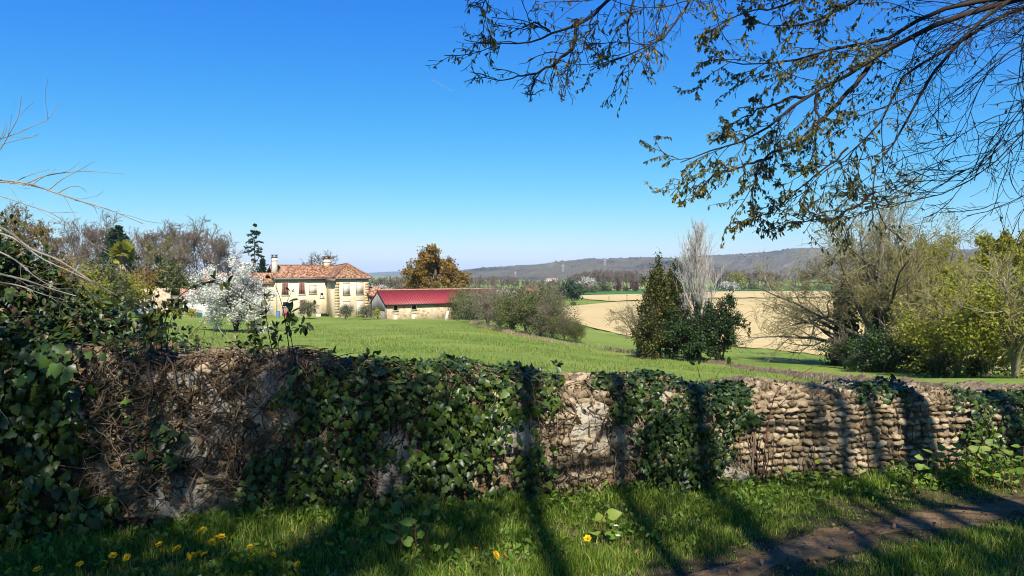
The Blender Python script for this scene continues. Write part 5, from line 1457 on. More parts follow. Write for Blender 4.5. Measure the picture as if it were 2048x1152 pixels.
# ------------------------------------------------------------------ overgrown mound and dead branches at the left
def mound():
    g = np.random.default_rng(220)
    o = thing('overgrown_mound', 'dark mound of ivy and bramble swallowing the left end of the wall', 'thicket', (-3.6, 4.6, 0))
    prof = np.array([(-6.5, 2.3), (-4.2, 2.25), (-3.6, 2.1), (-3.2, 1.86), (-3.0, 1.64), (-2.83, 1.52), (-2.58, 1.40), (-2.4, 1.25), (-2.2, 1.10), (-2.0, .95)])
    def top(x): return np.interp(x, prof[:, 0], prof[:, 1])
    def surf(x, t, out=0.0):
        """t 0..1 from the front foot over the top to the back"""
        y0 = wallY(x) - .02; h = top(x)
        ang = t * pi * .82
        y = y0 + .55 * (1 - np.cos(ang)) * (1.2)
        z = (h - .25) * np.sin(np.minimum(ang, pi / 2)) ** .55 * np.where(ang > pi / 2, np.cos((ang - pi / 2) * .9), 1)
        n = norm(np.stack([.15 + 0 * x, -np.cos(ang), np.sin(ang) + .1], -1))
        l = .05 * np.sin(x * 7 + z * 5) + .04 * np.sin(x * 13 - t * 11)
        return np.stack([x, y, z], -1) + n * (l + out)[..., None], n
    xs = np.linspace(-6.5, -2.02, 70); ts = np.linspace(0, 1, 40)
    xg, tg = np.meshgrid(xs, ts)
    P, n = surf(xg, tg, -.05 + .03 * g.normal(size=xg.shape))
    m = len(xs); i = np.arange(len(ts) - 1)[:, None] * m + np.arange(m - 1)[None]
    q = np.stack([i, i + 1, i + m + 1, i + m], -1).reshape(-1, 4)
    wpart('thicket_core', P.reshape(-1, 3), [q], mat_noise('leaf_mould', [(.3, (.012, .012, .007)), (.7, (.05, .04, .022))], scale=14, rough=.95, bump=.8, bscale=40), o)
    def put(name, n_, mat, tm, size, tlo, thi, depth, x0=-4.6, x1=-2.05):
        x = g.uniform(x0, x1, n_); t = g.uniform(tlo, thi, n_)
        p, n = surf(x, t, depth * g.random(n_) ** 1.3)
        V, f = leafset(p, norm(g.normal(size=(n_, 3)) * .6 + np.array([0, -.2, -.5])), norm(n + .45 * g.normal(size=(n_, 3)) + np.array([0, 0, .3])), size * g.uniform(.55, 1.35, n_), tm)
        w = link(name, Acc().add(V, f, leafrnd(n_, tm, g)).mesh(name, M[mat], off=o.location), o); w['kind'] = 'stuff'
    put('ivy_leaves', 3600, 'ivy_dark', IVY, .052, .1, .75, .14)
    put('bramble_leaves', 3600, 'bramble', OVAL, .046, .28, .8, .26)
    put('young_leaves', 330, 'ivy_light', IVY, .05, .2, .7, .22)
    put('litter', 500, 'dead_leaf', IVY, .05, .1, .8, .1)
    # runners sticking out
    n_ = 120; x = g.uniform(-4.6, -2.1, n_); t = g.uniform(.15, .7, n_); p, nn = surf(x, t, 0)
    d = norm(nn + .8 * g.normal(size=(n_, 3)) + np.array([.3, 0, .2])); Q = np.empty((n_, 8, 3)); Q[:, 0] = p
    for j in range(1, 8):
        d = norm(d + .22 * g.normal(size=d.shape) + np.array([.05, 0, -.12])); Q[:, j] = Q[:, j - 1] + d * g.uniform(.03, .07, (n_, 1))
    V, f = tubes(Q, np.linspace(.0035, .0012, 8)[None] * g.uniform(.6, 1.6, (n_, 1)), 3)
    w = link('runners', Acc().add(V, f, np.repeat(g.random(n_), 24)).mesh('runners', M['vine'], off=o.location), o); w['kind'] = 'stuff'
    # a few big leaves in the sun patch
    lm = make_mesh('ivy_leaf_big', IVY[0], [IVY[1]], M['ivy_light'])
    from mathutils import Matrix
    for px_, py_, s in ((90, 688, .062), (114, 690, .08), (106, 700, .06), (82, 706, .075), (95, 718, .075), (112, 728, .085), (137, 745, .085), (62, 748, .06), (48, 755, .065), (175, 705, .05), (205, 708, .05), (100, 738, .055)):
        p = P3(px_, py_, 4.02); X = norm(np.array([g.normal() * .5, -.2, -1])); Z = norm(np.array([.1, -.8, .6]) + .25 * g.normal(size=3)); Z = norm(Z - (Z @ X) * X); Y = np.cross(Z, X)
        Mx = np.stack([X, Y, Z], 1) * s; ob = link('leaf', lm, o)
        m4 = Matrix([[*Mx[0], 0], [*Mx[1], 0], [*Mx[2], 0], [0, 0, 0, 1]]); m4.translation = p - np.array(o.location); ob.matrix_basis = m4
mound()

def px_poly(pts, Y, n, dy=0.0):
    pts = np.asarray(pts, float)
    Yv = np.linspace(Y, Y + dy, len(pts))
    return resample(np.array([P3(p[0], p[1], y) for p, y in zip(pts, Yv)]), n)

def dead_branches():
    g = np.random.default_rng(230)
    o = thing('dead_branches', 'pale leafless dead branches arching out of the left edge', 'branch', tuple(P3(-120, 560, 4.5)))
    L = [([(-140, 380), (-40, 358), (0, 360), (60, 368), (110, 385), (160, 402), (220, 420), (285, 447)], .011, 4.4, -.2), ([(-140, 390), (-40, 366), (30, 366), (90, 378), (150, 398), (200, 418)], .009, 4.5, .1),
         ([(-120, 420), (0, 300), (20, 265), (36, 235), (43, 193)], .007, 4.3, 0), ([(-120, 400), (0, 278), (30, 268), (70, 250), (100, 236), (108, 216), (125, 204)], .007, 4.4, .2), ([(-110, 390), (0, 290), (30, 282), (62, 273)], .006, 4.4, .1), ([(-60, 330), (0, 276), (8, 262), (10, 240)], .004, 4.2, 0),
         ([(-100, 430), (20, 465), (60, 497), (110, 517), (180, 560), (235, 592)], .015, 4.3, .1), ([(-100, 455), (30, 478), (80, 515), (140, 543), (200, 572), (222, 584)], .013, 4.45, 0), ([(-90, 520), (0, 548), (50, 560), (100, 577), (152, 592)], .014, 4.15, 0), ([(-60, 560), (40, 572), (90, 590), (130, 600)], .010, 4.1, 0),
         ([(-100, 370), (0, 392), (60, 412), (110, 430), (150, 460), (190, 490), (222, 503)], .006, 4.25, .2), ([(-60, 480), (30, 520), (80, 560), (120, 580)], .010, 4.35, 0)]
    for pts, r, Y, dy in L:
        P = px_poly(pts, Y, 18, dy); A = (P[None], np.linspace(r * .72, r * .2, 18)[None], np.array([np.linalg.norm(np.diff(P, axis=0), axis=1).sum()]))
        B = grow(A, 3, (.35, .9), (15, 40), .22, 8, .09, .04, .006, g)
        V, f = tubes(A[0], A[1], 6); ac = Acc().add(V, f); ac.add(*tubes(B[0], np.maximum(B[1], .0012), 4))
        link('branch', ac.mesh('branch', M['deadwood'], smooth=True, off=o.location), o)
    # fine shoots
    for pts in ([(45, 372), (70, 358), (110, 348), (160, 343), (250, 348)], [(95, 382), (130, 355), (150, 345), (190, 322)], [(60, 372), (90, 352), (140, 340), (160, 322)], [(115, 386), (150, 372), (165, 376), (172, 384)], [(150, 400), (185, 410), (195, 428)], [(20, 368), (60, 350), (100, 338)]):
        P = px_poly(pts, 4.45, 12, .1); V, f = tubes(P[None], np.linspace(.0034, .0010, 12)[None], 4)
        link('shoot', Acc().add(V, f).mesh('shoot', M['deadwood'], off=o.location), o)
dead_branches()

# ------------------------------------------------------------------ briars standing on the wall top
def briar(label, stems, leaf_n, seed, Y=4.62, mat='bramble', lsize=.055, twig='twig_dark', name='briar', span=(.25, 1)):
    g = np.random.default_rng(seed)
    b = P3(stems[0][0][0][0], stems[0][0][0][1] + 15, Y)
    o = thing(name, label, 'briar', tuple(b))
    ps = []
    for pts, r in stems:
        P = px_poly(pts, Y + g.normal() * .04, 16, g.normal() * .08); ps.append(P)
        V, f = tubes(P[None], np.linspace(r, r * .4, 16)[None], 5)
        link('stem', Acc().add(V, f).mesh('stem', M[twig], off=b), o)
    if leaf_n:
        A = (np.array(ps), np.full((len(ps), 16), .003), np.full(len(ps), .6))
        p, d = along(A, leaf_n, g, span)
        # leaflets in threes
        p = np.repeat(p, 3, 0); k = len(p)
        ax = norm(np.repeat(rdir(leaf_n, g, .1), 3, 0) + .7 * g.normal(size=(k, 3)))
        V, f = leafset(p + ax * .012, ax, rdir(k, g, 1.0), lsize * g.uniform(.6, 1.2, k), OVAL)
        w = link('leaves', Acc().add(V, f, leafrnd(k, OVAL, g)).mesh('leaves', M[mat], off=b), o)
briar('arching dark briar over the wall top left of the blossom tree', [([(322, 705), (328, 650), (350, 602), (385, 574), (422, 563), (455, 575), (490, 600), (540, 622)], .0042), ([(332, 705), (342, 640), (352, 620), (372, 600)], .003), ([(405, 566), (440, 560), (468, 578)], .0025)], 26, 401, 4.55, lsize=.05)
briar('leafy upright bramble at the left beside the arching briar', [([(300, 700), (303, 650), (306, 600), (310, 582)], .003), ([(312, 705), (316, 660), (330, 620), (338, 600)], .003), ([(285, 700), (296, 660), (290, 620)], .003)], 60, 402, 4.5, lsize=.055)
briar('tall bare stems with dark round leaves in the middle of the wall top', [([(580, 712), (573, 660), (566, 618), (556, 585), (545, 560)], .0042), ([(588, 712), (579, 650), (577, 618)], .0035), ([(566, 618), (578, 595), (585, 575)], .0025), ([(573, 665), (600, 655), (612, 645)], .002)], 14, 403, 4.6, mat='ivy_dark', lsize=.07, span=(.35, 1))
briar('leafy bramble shoots below the blossom tree on the wall top', [([(548, 715), (538, 670), (530, 610), (527, 552)], .0038), ([(540, 715), (520, 690), (505, 660), (515, 640)], .003), ([(556, 715), (556, 680), (545, 640)], .003), ([(530, 715), (500, 690), (470, 680)], .0025)], 50, 404, 4.58, lsize=.05)
briar('thin pale dead stems leaning on the wall top under the blossom', [([(500, 715), (470, 690), (440, 660), (428, 630), (426, 570)], .003), ([(430, 715), (445, 680), (455, 650)], .0022), ([(415, 715), (425, 680), (428, 630)], .0026), ([(398, 712), (402, 670), (401, 640)], .0015), ([(545, 760), (550, 720), (530, 680), (505, 650)], .005), ([(545, 740), (552, 700), (560, 670)], .004), ([(370, 705), (362, 665), (352, 610)], .0015)], 0, 405, 4.6, twig='deadwood')
briar('dark thin runner along the wall crest right of the stems', [([(640, 735), (680, 712), (720, 706), (760, 716)], .003), ([(650, 735), (665, 715), (676, 702)], .002), ([(700, 730), (735, 716), (750, 700)], .002)], 8, 406, 4.7)
briar('single red brown briar stem climbing before the sunlit cobbles', [([(1522, 985), (1530, 900), (1540, 830), (1556, 780), (1590, 755), (1625, 735)], .0055), ([(1540, 830), (1580, 790), (1600, 770)], .003)], 0, 407, 5.2, twig='stalk')
briar('sprig of dark twigs on the crest left of the cobble patch', [([(1400, 755), (1395, 735), (1390, 720)], .002), ([(1430, 758), (1440, 742), (1462, 730)], .002), ([(1100, 745), (1085, 728), (1078, 715)], .002), ([(1115, 745), (1110, 728), (1104, 722)], .002)], 5, 408, 5.2, mat='ivy_dark')
# ------------------------------------------------------------------ tree overhead at the right
def overhead_tree():
    g = np.random.default_rng(240)
    SC = .66
    base = np.array([5.6, 3.5, 0.0]) * SC
    o = thing('hornbeam_tree', 'overhanging tree whose dark boughs with small leaves fill the upper right sky', 'tree', tuple(base))
    z = np.linspace(-.1, 8.5, 14)
    T = np.stack([(5.6 - .05 * z + .08 * np.sin(z)) * SC, (3.5 + .12 * z) * SC, z], 1)
    V, f = tubes(T[None], np.linspace(.20, .08, 14)[None], 12)
    link('trunk', Acc().add(V, f).mesh('trunk', M['bark'], smooth=True, off=base), o)
    def tp(zz): return np.array([np.interp(zz, z, T[:, i]) for i in range(3)])
    LM = [  # pixel course, depth start/end, radius, leafiness
        ([(1994, 5), (1856, 33), (1768, 83), (1669, 102), (1608, 118), (1515, 129), (1432, 118)], 4.3, 4.7, .034, 1.0, 3.0),
        ([(1994, 12), (1856, 61), (1746, 121), (1680, 162), (1614, 193), (1570, 231), (1515, 275), (1443, 300), (1361, 325)], 4.3, 4.4, .036, 1.0, 3.0),
        ([(1988, 11), (1911, 83), (1856, 149), (1823, 209), (1796, 264), (1746, 341), (1746, 385), (1763, 440)], 4.25, 4.0, .026, .35, 2.9),
        ([(1746, 119), (1691, 182), (1636, 242), (1592, 286), (1542, 314), (1515, 363), (1501, 430)], 4.4, 4.2, .016, .9, None),
        ([(2060, 8), (1966, 50), (1900, 94), (1801, 160), (1768, 231), (1713, 292), (1640, 350)], 4.5, 4.3, .026, .55, 2.9),
        ([(1614, 193), (1560, 205), (1500, 225), (1440, 262)], 4.45, 4.6, .010, 1.0, None),
        ([(1542, 314), (1480, 335), (1420, 352), (1370, 395)], 4.3, 4.35, .009, 1.0, None),
        ([(1636, 190), (1632, 240), (1628, 290), (1605, 340), (1570, 370)], 4.3, 4.25, .009, 1.0, None),
        ([(2070, 240), (2000, 310), (1900, 380), (1800, 400), (1700, 430), (1600, 440)], 4.0, 4.3, .010, .5, 2.2),
        ([(2100, 60), (1990, 120), (1950, 180), (1930, 240), (1880, 330)], 4.0, 4.2, .013, .0, 2.9),
        ([(2100, 150), (2020, 250), (1960, 330), (1890, 360), (1790, 365)], 3.9, 4.1, .011, .1, 2.6),
        ([(2100, -30), (2040, 80), (2030, 180), (2010, 260)], 3.7, 3.8, .012, .0, 3.1),
        ([(2120, 330), (2060, 400), (1990, 405)], 3.9, 3.9, .007, .2, 2.2),
        ([(1800, -60), (1700, 10), (1640, 40), (1560, 50), (1500, 40)], 4.2, 4.6, .014, 1.2, None),
        ([(1760, -80), (1640, -30), (1560, 10), (1480, 20), (1400, 60)], 4.4, 4.8, .013, 1.2, None),
        ([(1700, 292), (1660, 330), (1600, 370), (1540, 420), (1490, 440)], 4.25, 4.3, .007, .8, None),
        ([(1746, 385), (1690, 420), (1620, 440), (1550, 445)], 4.0, 4.2, .008, .6, None),
        # group at the top centre
        ([(2500, -420), (1900, -330), (1500, -150), (1400, -40), (1372, 0), (1350, 50), (1305, 83), (1262, 104), (1225, 118), (1180, 135)], 4.1, 3.9, .030, .35, 4.3),
        ([(1500, -150), (1330, -90), (1261, 0), (1256, 66), (1261, 105), (1305, 138)], 4.05, 4.1, .016, .25, None),
        ([(1500, -150), (1300, -80), (1206, 0), (1157, 39), (1102, 58), (1058, 83), (992, 91), (950, 84)], 4.05, 3.6, .018, .2, None),
        ([(1157, 41), (1140, 94), (1110, 118), (1058, 146), (1000, 158), (958, 146)], 3.8, 3.6, .011, .05, None),
        ([(1102, 58), (1085, 46), (1040, 50), (1005, 52)], 3.75, 3.7, .006, .1, None),
        ([(1110, 118), (1114, 150), (1116, 190)], 3.75, 3.75, .0045, .0, None),
        ([(1066, 140), (1064, 165), (1068, 190)], 3.7, 3.7, .004, .0, None),
        ([(1180, 20), (1176, 60), (1160, 100), (1140, 140)], 3.8, 3.7, .005, .1, None),
        ([(1040, -40), (985, -10), (972, 40), (980, 75)], 3.7, 3.6, .006, .35, None)]
    leafP = []; leafD = []
    tw = Acc()
    for pts, y0, y1, r, lf, ztr in LM:
        P = np.array([P3(a, b, y) for (a, b), y in zip(pts, np.linspace(y0 * SC, y1 * SC, len(pts)))]); r = r * SC
        if ztr is not None: P = np.concatenate([tp(EYE + (ztr - EYE) * SC)[None], P])
        P = resample(P, 26)
        # slight kinks
        kk = np.cumsum(g.normal(size=(26, 3)) * .004, 0); kk -= np.linspace(0, 1, 26)[:, None] * kk[-1]; P = P + kk
        Ln = np.linalg.norm(np.diff(P, axis=0), axis=1).sum()
        R = r * np.linspace(1, .06, 26) ** .9
        V, f = tubes(P[None], R[None], 7)
        link('bough', Acc().add(V, f).mesh('bough', M['twig_dark'], smooth=True, off=base), o)
        A = (P[None], R[None], np.array([min(Ln, 1.45)]))
        nb = int(7 + Ln * 7.5)
        t0 = .45 if ztr is not None and ztr > 4 else (.35 if ztr is not None else .12)
        B = grow(A, nb, (t0, 1), (18, 50), .26, 9, .13, -.012, .007, g, prof=lambda t: 1.15 - .55 * t, flat=.2)
        C = grow(B, 4, (.2, 1), (20, 55), .42, 6, .15, -.01, .008, g)
        D = grow(C, 2, (.2, 1), (20, 55), .5, 4, .15, -.02, .008, g)
        tw.add(*tubes(B[0], np.maximum(B[1], .0015), 4)); tw.add(*tubes(C[0], np.maximum(C[1], .0011), 3)); tw.add(*tubes(D[0], np.maximum(D[1], .0009), 3))
        n1 = int(lf * Ln * 520)
        if n1:
            for S_, k in ((C, n1), (D, n1), (B, n1 // 3)):
                p, d = along(S_, k, g, (.25, 1)); leafP.append(p); leafD.append(d)
    w = link('twigs', tw.mesh('twigs', M['twig_dark'], off=base), o); w['kind'] = 'stuff'
    p = np.concatenate(leafP); d = np.concatenate(leafD)
    px, py = proj(p)
    keep = g.random(len(p)) < np.clip((1850 - px) / 120, .06, 1)      # the right hand boughs are still bare
    p = p[keep]; d = d[keep]
    k = len(p)
    ax = norm(d * .3 + np.array([0, 0, -.75]) + g.normal(size=(k, 3)) * .45)
    V, f = leafset(p, ax, rdir(k, g), g.uniform(.011, .022, k), (OVAL[0] * np.array([1, .8, 1]), OVAL[1]))
    hue = np.clip(.28 + .22 * g.normal(size=k) + np.where(px[keep] < 1420, .2, 0), 0, .95)
    w = link('leaves', Acc().add(V, f, np.repeat(hue, len(OVAL[0]))).mesh('leaves', M['lane_leaf'], off=base), o); w['kind'] = 'stuff'
overhead_tree()

# ------------------------------------------------------------------ lane trees behind the viewer (their shade falls on verge and wall)
LDX = .0963
def lane_trunk(px, r, ty, label, h=13.0, lean=0.0):
    a = float(px_a(px)); X = a * .9735; Yw = wallY(X)
    tx = X + LDX * (Yw - ty)
    g = np.random.default_rng(int(px)); b = (tx, ty, -.05)
    o = thing('lane_tree', label, 'tree', b, 0, 'trees of the lane behind the viewer')
    zz = np.linspace(0, h, 12)
    P = np.stack([lean * zz + .02 * np.sin(zz + px), .03 * np.sin(zz * .8), zz], 1)
    V, f = tubes(P[None], (r * np.linspace(1.12, .8, 12))[None], 10)
    link('trunk', Acc().add(V, f).mesh('trunk', M['bark'], smooth=True), o)
    A = (P[None], (r * np.linspace(1.1, .75, 12))[None], np.array([h]))
    B = grow(A, 9, (.84, .99), (20, 50), .16, 6, .1, .08, .02, g); C = grow(B, 5, (.3, 1), (20, 50), .5, 4, .12, .05, .015, g)
    link('crown', Acc().add(*tubes(B[0], B[1], 5)).add(*tubes(C[0], C[1], 3)).mesh('crown', M['twig']), o)
lane_trunk(1060, .10, -6.0, 'lane tree shading the verge at the middle of the wall', h=16.5)
lane_trunk(1246, .07, -3.6, 'slim lane tree shading the bare mortar patch')
lane_trunk(1400, .10, -4.2, 'lane tree shading the dark ivy curtain')
lane_trunk(1655, .05, -3.4, 'thin leaning lane tree shading the left of the cobbles', lean=-.004)
lane_trunk(1693, .085, -3.8, 'slim lane tree shading the middle of the cobbles', lean=-.003)
lane_trunk(1752, .07, -3.3, 'thin lane tree shading the right of the cobbles')
lane_trunk(1842, .12, -4.0, 'stout lane tree shading the wall before the right ivy')
lane_trunk(2025, .12, -3.6, 'lane tree shading the ivy at the right end')

def shade_tree(x, y, z, rx, rz, n, ls, label, seed, clumps=40, cs=.2, ry=None):
    g = np.random.default_rng(seed); ry = ry or rx
    o = thing('holm_oak', label, 'tree', (x, y, -.05), 0, 'leafy trees of the lane behind the viewer')
    T = trunk(z, .2, 10, .02, g)
    A = grow(T, 14, (.5, 1), (30, 80), .3, 6, .1, .03, .02, g)
    link('trunk', Acc().add(*tubes(T[0], T[1], 9)).add(*tubes(A[0], A[1], 5)).mesh('trunk', M['bark']), o)
    cd = rdir(clumps, g); cc = cd * (g.random((clumps, 1)) ** .4) * np.array([rx, ry, rz]) + np.array([0, 0, z])
    ci = g.integers(0, clumps, n); p = cc[ci] + g.normal(size=(n, 3)) * cs
    V, f = leafset(p, rdir(n, g), rdir(n, g, .5), ls * g.uniform(.6, 1.3, n), OVAL)
    link('foliage', Acc().add(V, f, leafrnd(n, OVAL, g)).mesh('foliage', M['holly']), o)
shade_tree(-2.3, -3.0, 7.55, 1.85, 1.75, 4300, .13, 'dense evergreen lane tree shading the left part of the wall', 501, 60, .23, ry=1.0)
shade_tree(-4.9, -3.0, 6.75, 1.6, 1.7, 2600, .13, 'dense evergreen lane tree shading the mound at the left', 502, 60, .26, ry=1.0)
shade_tree(-.35, -3.2, 8.6, 1.0, .9, 1900, .13, 'thin evergreen lane tree dappling the middle ivy', 503, 26, .16, ry=.8)

shade_tree(2.7, -3.4, 7.6, 1.7, .8, 2300, .11, 'unseen evergreen tree added to dapple the path at the right', 504, 46, .2, ry=.5)  # flattened crown out of view, added to darken the path
shade_tree(5.0, -3.4, 8.0, 1.5, .8, 1900, .11, 'unseen evergreen tree added to dapple the far end of the path', 505, 40, .2, ry=.5)  # second unseen crown, added for broken shade further along the path

# ------------------------------------------------------------------ verge plants
def grass_blades(X, Y, Z, h, w, g, lean=.45):
    n = len(X); a = g.random(n) * 6.28; l = lean * g.random(n) * h
    dx, dy = np.cos(a), np.sin(a); b = g.random(n) * 6.28; wx, wy = np.cos(b) * w, np.sin(b) * w
    V = np.empty((n, 5, 3))
    V[:, 0] = np.stack([X - wx, Y - wy, Z], 1); V[:, 1] = np.stack([X + wx, Y + wy, Z], 1)
    mx, my, mz = X + dx * l * .35, Y + dy * l * .35, Z + h * .6
    V[:, 2] = np.stack([mx + wx * .75, my + wy * .75, mz], 1); V[:, 3] = np.stack([mx - wx * .75, my - wy * .75, mz], 1)
    V[:, 4] = np.stack([X + dx * l, Y + dy * l, Z + h], 1)
    i = np.arange(n)[:, None] * 5
    return V.reshape(-1, 3), i + np.array([[0, 1, 2, 3]]), i + np.array([[3, 2, 4]])
def stuff_mesh(name, label, cat, V, fs, mat, rnd):
    o = link(name, make_mesh(name, V, fs, mat, rnd=rnd))
    return tag(o, label, cat, kind='stuff')
def verge_grass():
    g = np.random.default_rng(250)
    n = 560000
    X = g.uniform(-5, 7.5, n); Y = g.uniform(2.9, 7, n)
    px, py = proj(np.stack([X, Y, 0 * X], 1))
    wd = wallY(X) - Y; pd = path_dist(X, Y)
    tuft = .5 + .5 * np.sin(X * 5.3 + 2 * np.sin(Y * 4.1)) * np.sin(Y * 6.7 + X * 1.3)
    dens = np.where(wd > .02, 1, 0) * np.clip((pd - .02 - .13 * tuft) / .17, .06, 1) * (.55 + .45 * tuft)
    ok = (g.random(n) < dens) & (px > -120) & (px < 2180) & (py < 1240)
    X, Y, wd, pd, tuft = X[ok], Y[ok], wd[ok], pd[ok], tuft[ok]; n = len(X)
    h = g.uniform(.02, .10, n) * np.where((X > 1.2) & (wd < .5), .75, 1.0) * (.55 + .7 * tuft) * (1 + .35 * np.clip(1 - wd / .5, 0, 1) * (X < 1.3)) * np.clip(pd / .5, .35, 1.1)
    V, q, t = grass_blades(X, Y, verge_z(X, Y) - .01, h, g.uniform(.0016, .0038, n), g, .8)
    r = np.clip(.45 + .22 * g.normal(size=n) + .15 * (tuft - .5), 0, .98)
    stuff_mesh('grass', 'short green grass of the verge before the wall', 'grass', V, [q, t], M['grass'], np.repeat(r, 5))
    # low broad-leaved herbs
    n = 26000
    X = g.uniform(-5, 6.5, n); Y = wallY(X) - .03 - g.random(n) ** 1.6 * 1.1
    cl = np.sin(X * 6.1 + np.sin(Y * 5)) * np.sin(Y * 8 + X) ; ok = (path_dist(X, Y) > .36) & (cl + g.normal(size=n) * .35 > -.05)
    X, Y = X[ok], Y[ok]; n = len(X)
    Z = verge_z(X, Y) + g.random(n) * .09
    V, f = leafset(np.stack([X, Y, Z], 1), rdir(n, g, .1), rdir(n, g, 1.4), g.uniform(.018, .05, n), OVAL)
    stuff_mesh('herbs', 'low broad leaved weeds growing along the wall foot', 'weeds', V, [f], M['herb'], leafrnd(n, OVAL, g))
    # dry litter on path and verge
    n = 2600
    X = g.uniform(-4, 6, n); Y = wallY(X) - .03 - g.random(n) * 1.9
    V, f = leafset(np.stack([X, Y, verge_z(X, Y) + .012 + .02 * g.random(n)], 1), rdir(n, g), rdir(n, g, 2.5), g.uniform(.012, .042, n), OVAL)
    stuff_mesh('leaf_litter', 'dry brown leaf litter and chips on verge and path', 'litter', V, [f], M['dead_leaf'], leafrnd(n, OVAL, g))
verge_grass()
def crest_growth():
    g = np.random.default_rng(253)
    n = 5200; a = g.uniform(px_a(250), px_a(2200), n); q = wall_h(a) - .05 + g.random(n) * .5
    p, nr = wall_pt(a, q, .004)
    cl = np.sin(a * 4.3) * np.sin(a * 9.1 + 1) + .5 * g.normal(size=n) > .0
    p = p[cl]; n = len(p)
    V, qd, t = grass_blades(p[:, 0], p[:, 1], p[:, 2], g.uniform(.02, .07, n), g.uniform(.0015, .003, n), g, 1.2)
    stuff_mesh('dry_grass', 'dry grass and moss tufts on the crest of the wall', 'dry grass', V, [qd, t], M['dry_grass'], np.repeat(g.random(n), 5))
    n = 1800; a = g.uniform(px_a(250), px_a(2200), n); q = wall_h(a) - .02 + g.random(n) * .42
    p, nr = wall_pt(a, q, .012)
    V, f = leafset(p, rdir(n, g), norm(nr + .4 * g.normal(size=(n, 3))), g.uniform(.015, .045, n), IVY)
    stuff_mesh('leaf_litter', 'dead leaves lying on the crest of the wall', 'litter', V, [f], M['dead_leaf'], leafrnd(n, IVY, g))
crest_growth()

def meadow_grass():
    g = np.random.default_rng(251)
    n = 130000
    Y = 7 + 70 * g.random(n) ** 2.0; s = g.uniform(-.78, .62, n); X = s * Y
    z = H(X, Y)
    py = HZ + F * (EYE - z) / Y; px = 1024 + F * s
    edge = np.interp(px, [900, 1160, 1300, 1460, 1800, 2048], [640, 684, 712, 727, 772, 795])
    ok = (py > edge + 2) | (px < 900)
    X, Y, z = X[ok], Y[ok], z[ok]; n = len(X)
    sc = np.clip(Y / 20, .6, 2.5)
    h = g.uniform(.03, .12, n) * (.8 + .2 * sc); w = g.uniform(.004, .009, n) * sc
    V, q, t = grass_blades(X, Y, z - .01, h, w, g, .7)
    r = np.clip(.5 + .2 * g.normal(size=n) + .16 * np.sin(X * .55 + 1.3 * np.sin(Y * .31)) * np.sin(Y * .43 + X * .2) + .14 * np.sin(X * 2.1 + Y * .7) * np.sin(Y * 1.6), 0, .98)
    stuff_mesh('grass', 'fresh green meadow grass sloping down to the farmhouse', 'grass', V, [q, t], M['grass_far'], np.repeat(r, 5))
M['grass_far'] = mat_leaf('meadow_blade', G((.10, .175, .02), (.155, .23, .032), (.21, .285, .045), (.27, .31, .07), (.36, .36, .13)), rough=.6, trans=.3, spec=.15)
meadow_grass()

# bank with dead grass along the lower edge of the meadow
def ditch_bank():
    g = np.random.default_rng(252)
    pts = [(1405, 722), (1450, 731), (1500, 740), (1600, 753), (1700, 765), (1800, 775), (1880, 782), (1960, 788)]
    C = resample(np.array([hit(*p) for p in pts]), 90); tdir = norm(np.gradient(C, axis=0)); nn = np.stack([-tdir[:, 1], tdir[:, 0], 0 * tdir[:, 0]], 1)
    prof = [(-.5, -.1), (-.3, .08), (-.12, .2), (.05, .26), (.2, .18), (.4, .02), (.6, -.15)]
    rows = []
    for w, h in prof:
        p = C + nn * (.7 * w * (1 + .1 * g.normal(size=90)))[:, None]; p[:, 2] = H(p[:, 0], p[:, 1]) + .75 * h * (1 + .18 * g.normal(size=90)); rows.append(p)
    V = np.array(rows).reshape(-1, 3); i = np.arange(len(prof) - 1)[:, None] * 90 + np.arange(89)[None]
    q = np.stack([i, i + 1, i + 91, i + 90], -1).reshape(-1, 4)
    structure('earth_bank', V, [q], mat_noise('bare_bank', [(.3, (.05, .035, .018)), (.5, (.16, .11, .06)), (.7, (.36, .27, .15))], scale=5, detail=8, rough=.95, bump=.8, bscale=12))
    n = 3000; k = g.integers(0, 90, n); off = g.normal(size=n) * .22
    p = C[k] + nn[k] * off[:, None] + g.normal(size=(n, 3)) * np.array([.12, .12, 0]); z = H(p[:, 0], p[:, 1])
    V, q, t = grass_blades(p[:, 0], p[:, 1], z, g.uniform(.06, .34, n) * (.4 + .6 * np.sin(k * .7) ** 2), g.uniform(.004, .009, n), g, .9)
    stuff_mesh('dry_grass', 'pale dead grass tufts on the bank below the meadow', 'dry grass', V, [q, t], M['dry_grass'], np.repeat(g.random(n), 5))
    pts = [(945, 646), (1000, 662), (1060, 676), (1120, 688), (1160, 694), (1200, 698), (1250, 706), (1300, 718)]
    C = resample(np.array([hit(*p) for p in pts]), 90)
    n = 3500; k = g.integers(0, 90, n); p = C[k] + g.normal(size=(n, 3)) * np.array([.35, .35, 0]); z = H(p[:, 0], p[:, 1])
    V, q, t = grass_blades(p[:, 0], p[:, 1], z, g.uniform(.1, .45, n), g.uniform(.008, .018, n), g, .9)
    stuff_mesh('dry_grass', 'pale dead grass fringe along the foot of the hedge', 'dry grass', V, [q, t], M['dry_grass'], np.repeat(g.random(n), 5))
ditch_bank()

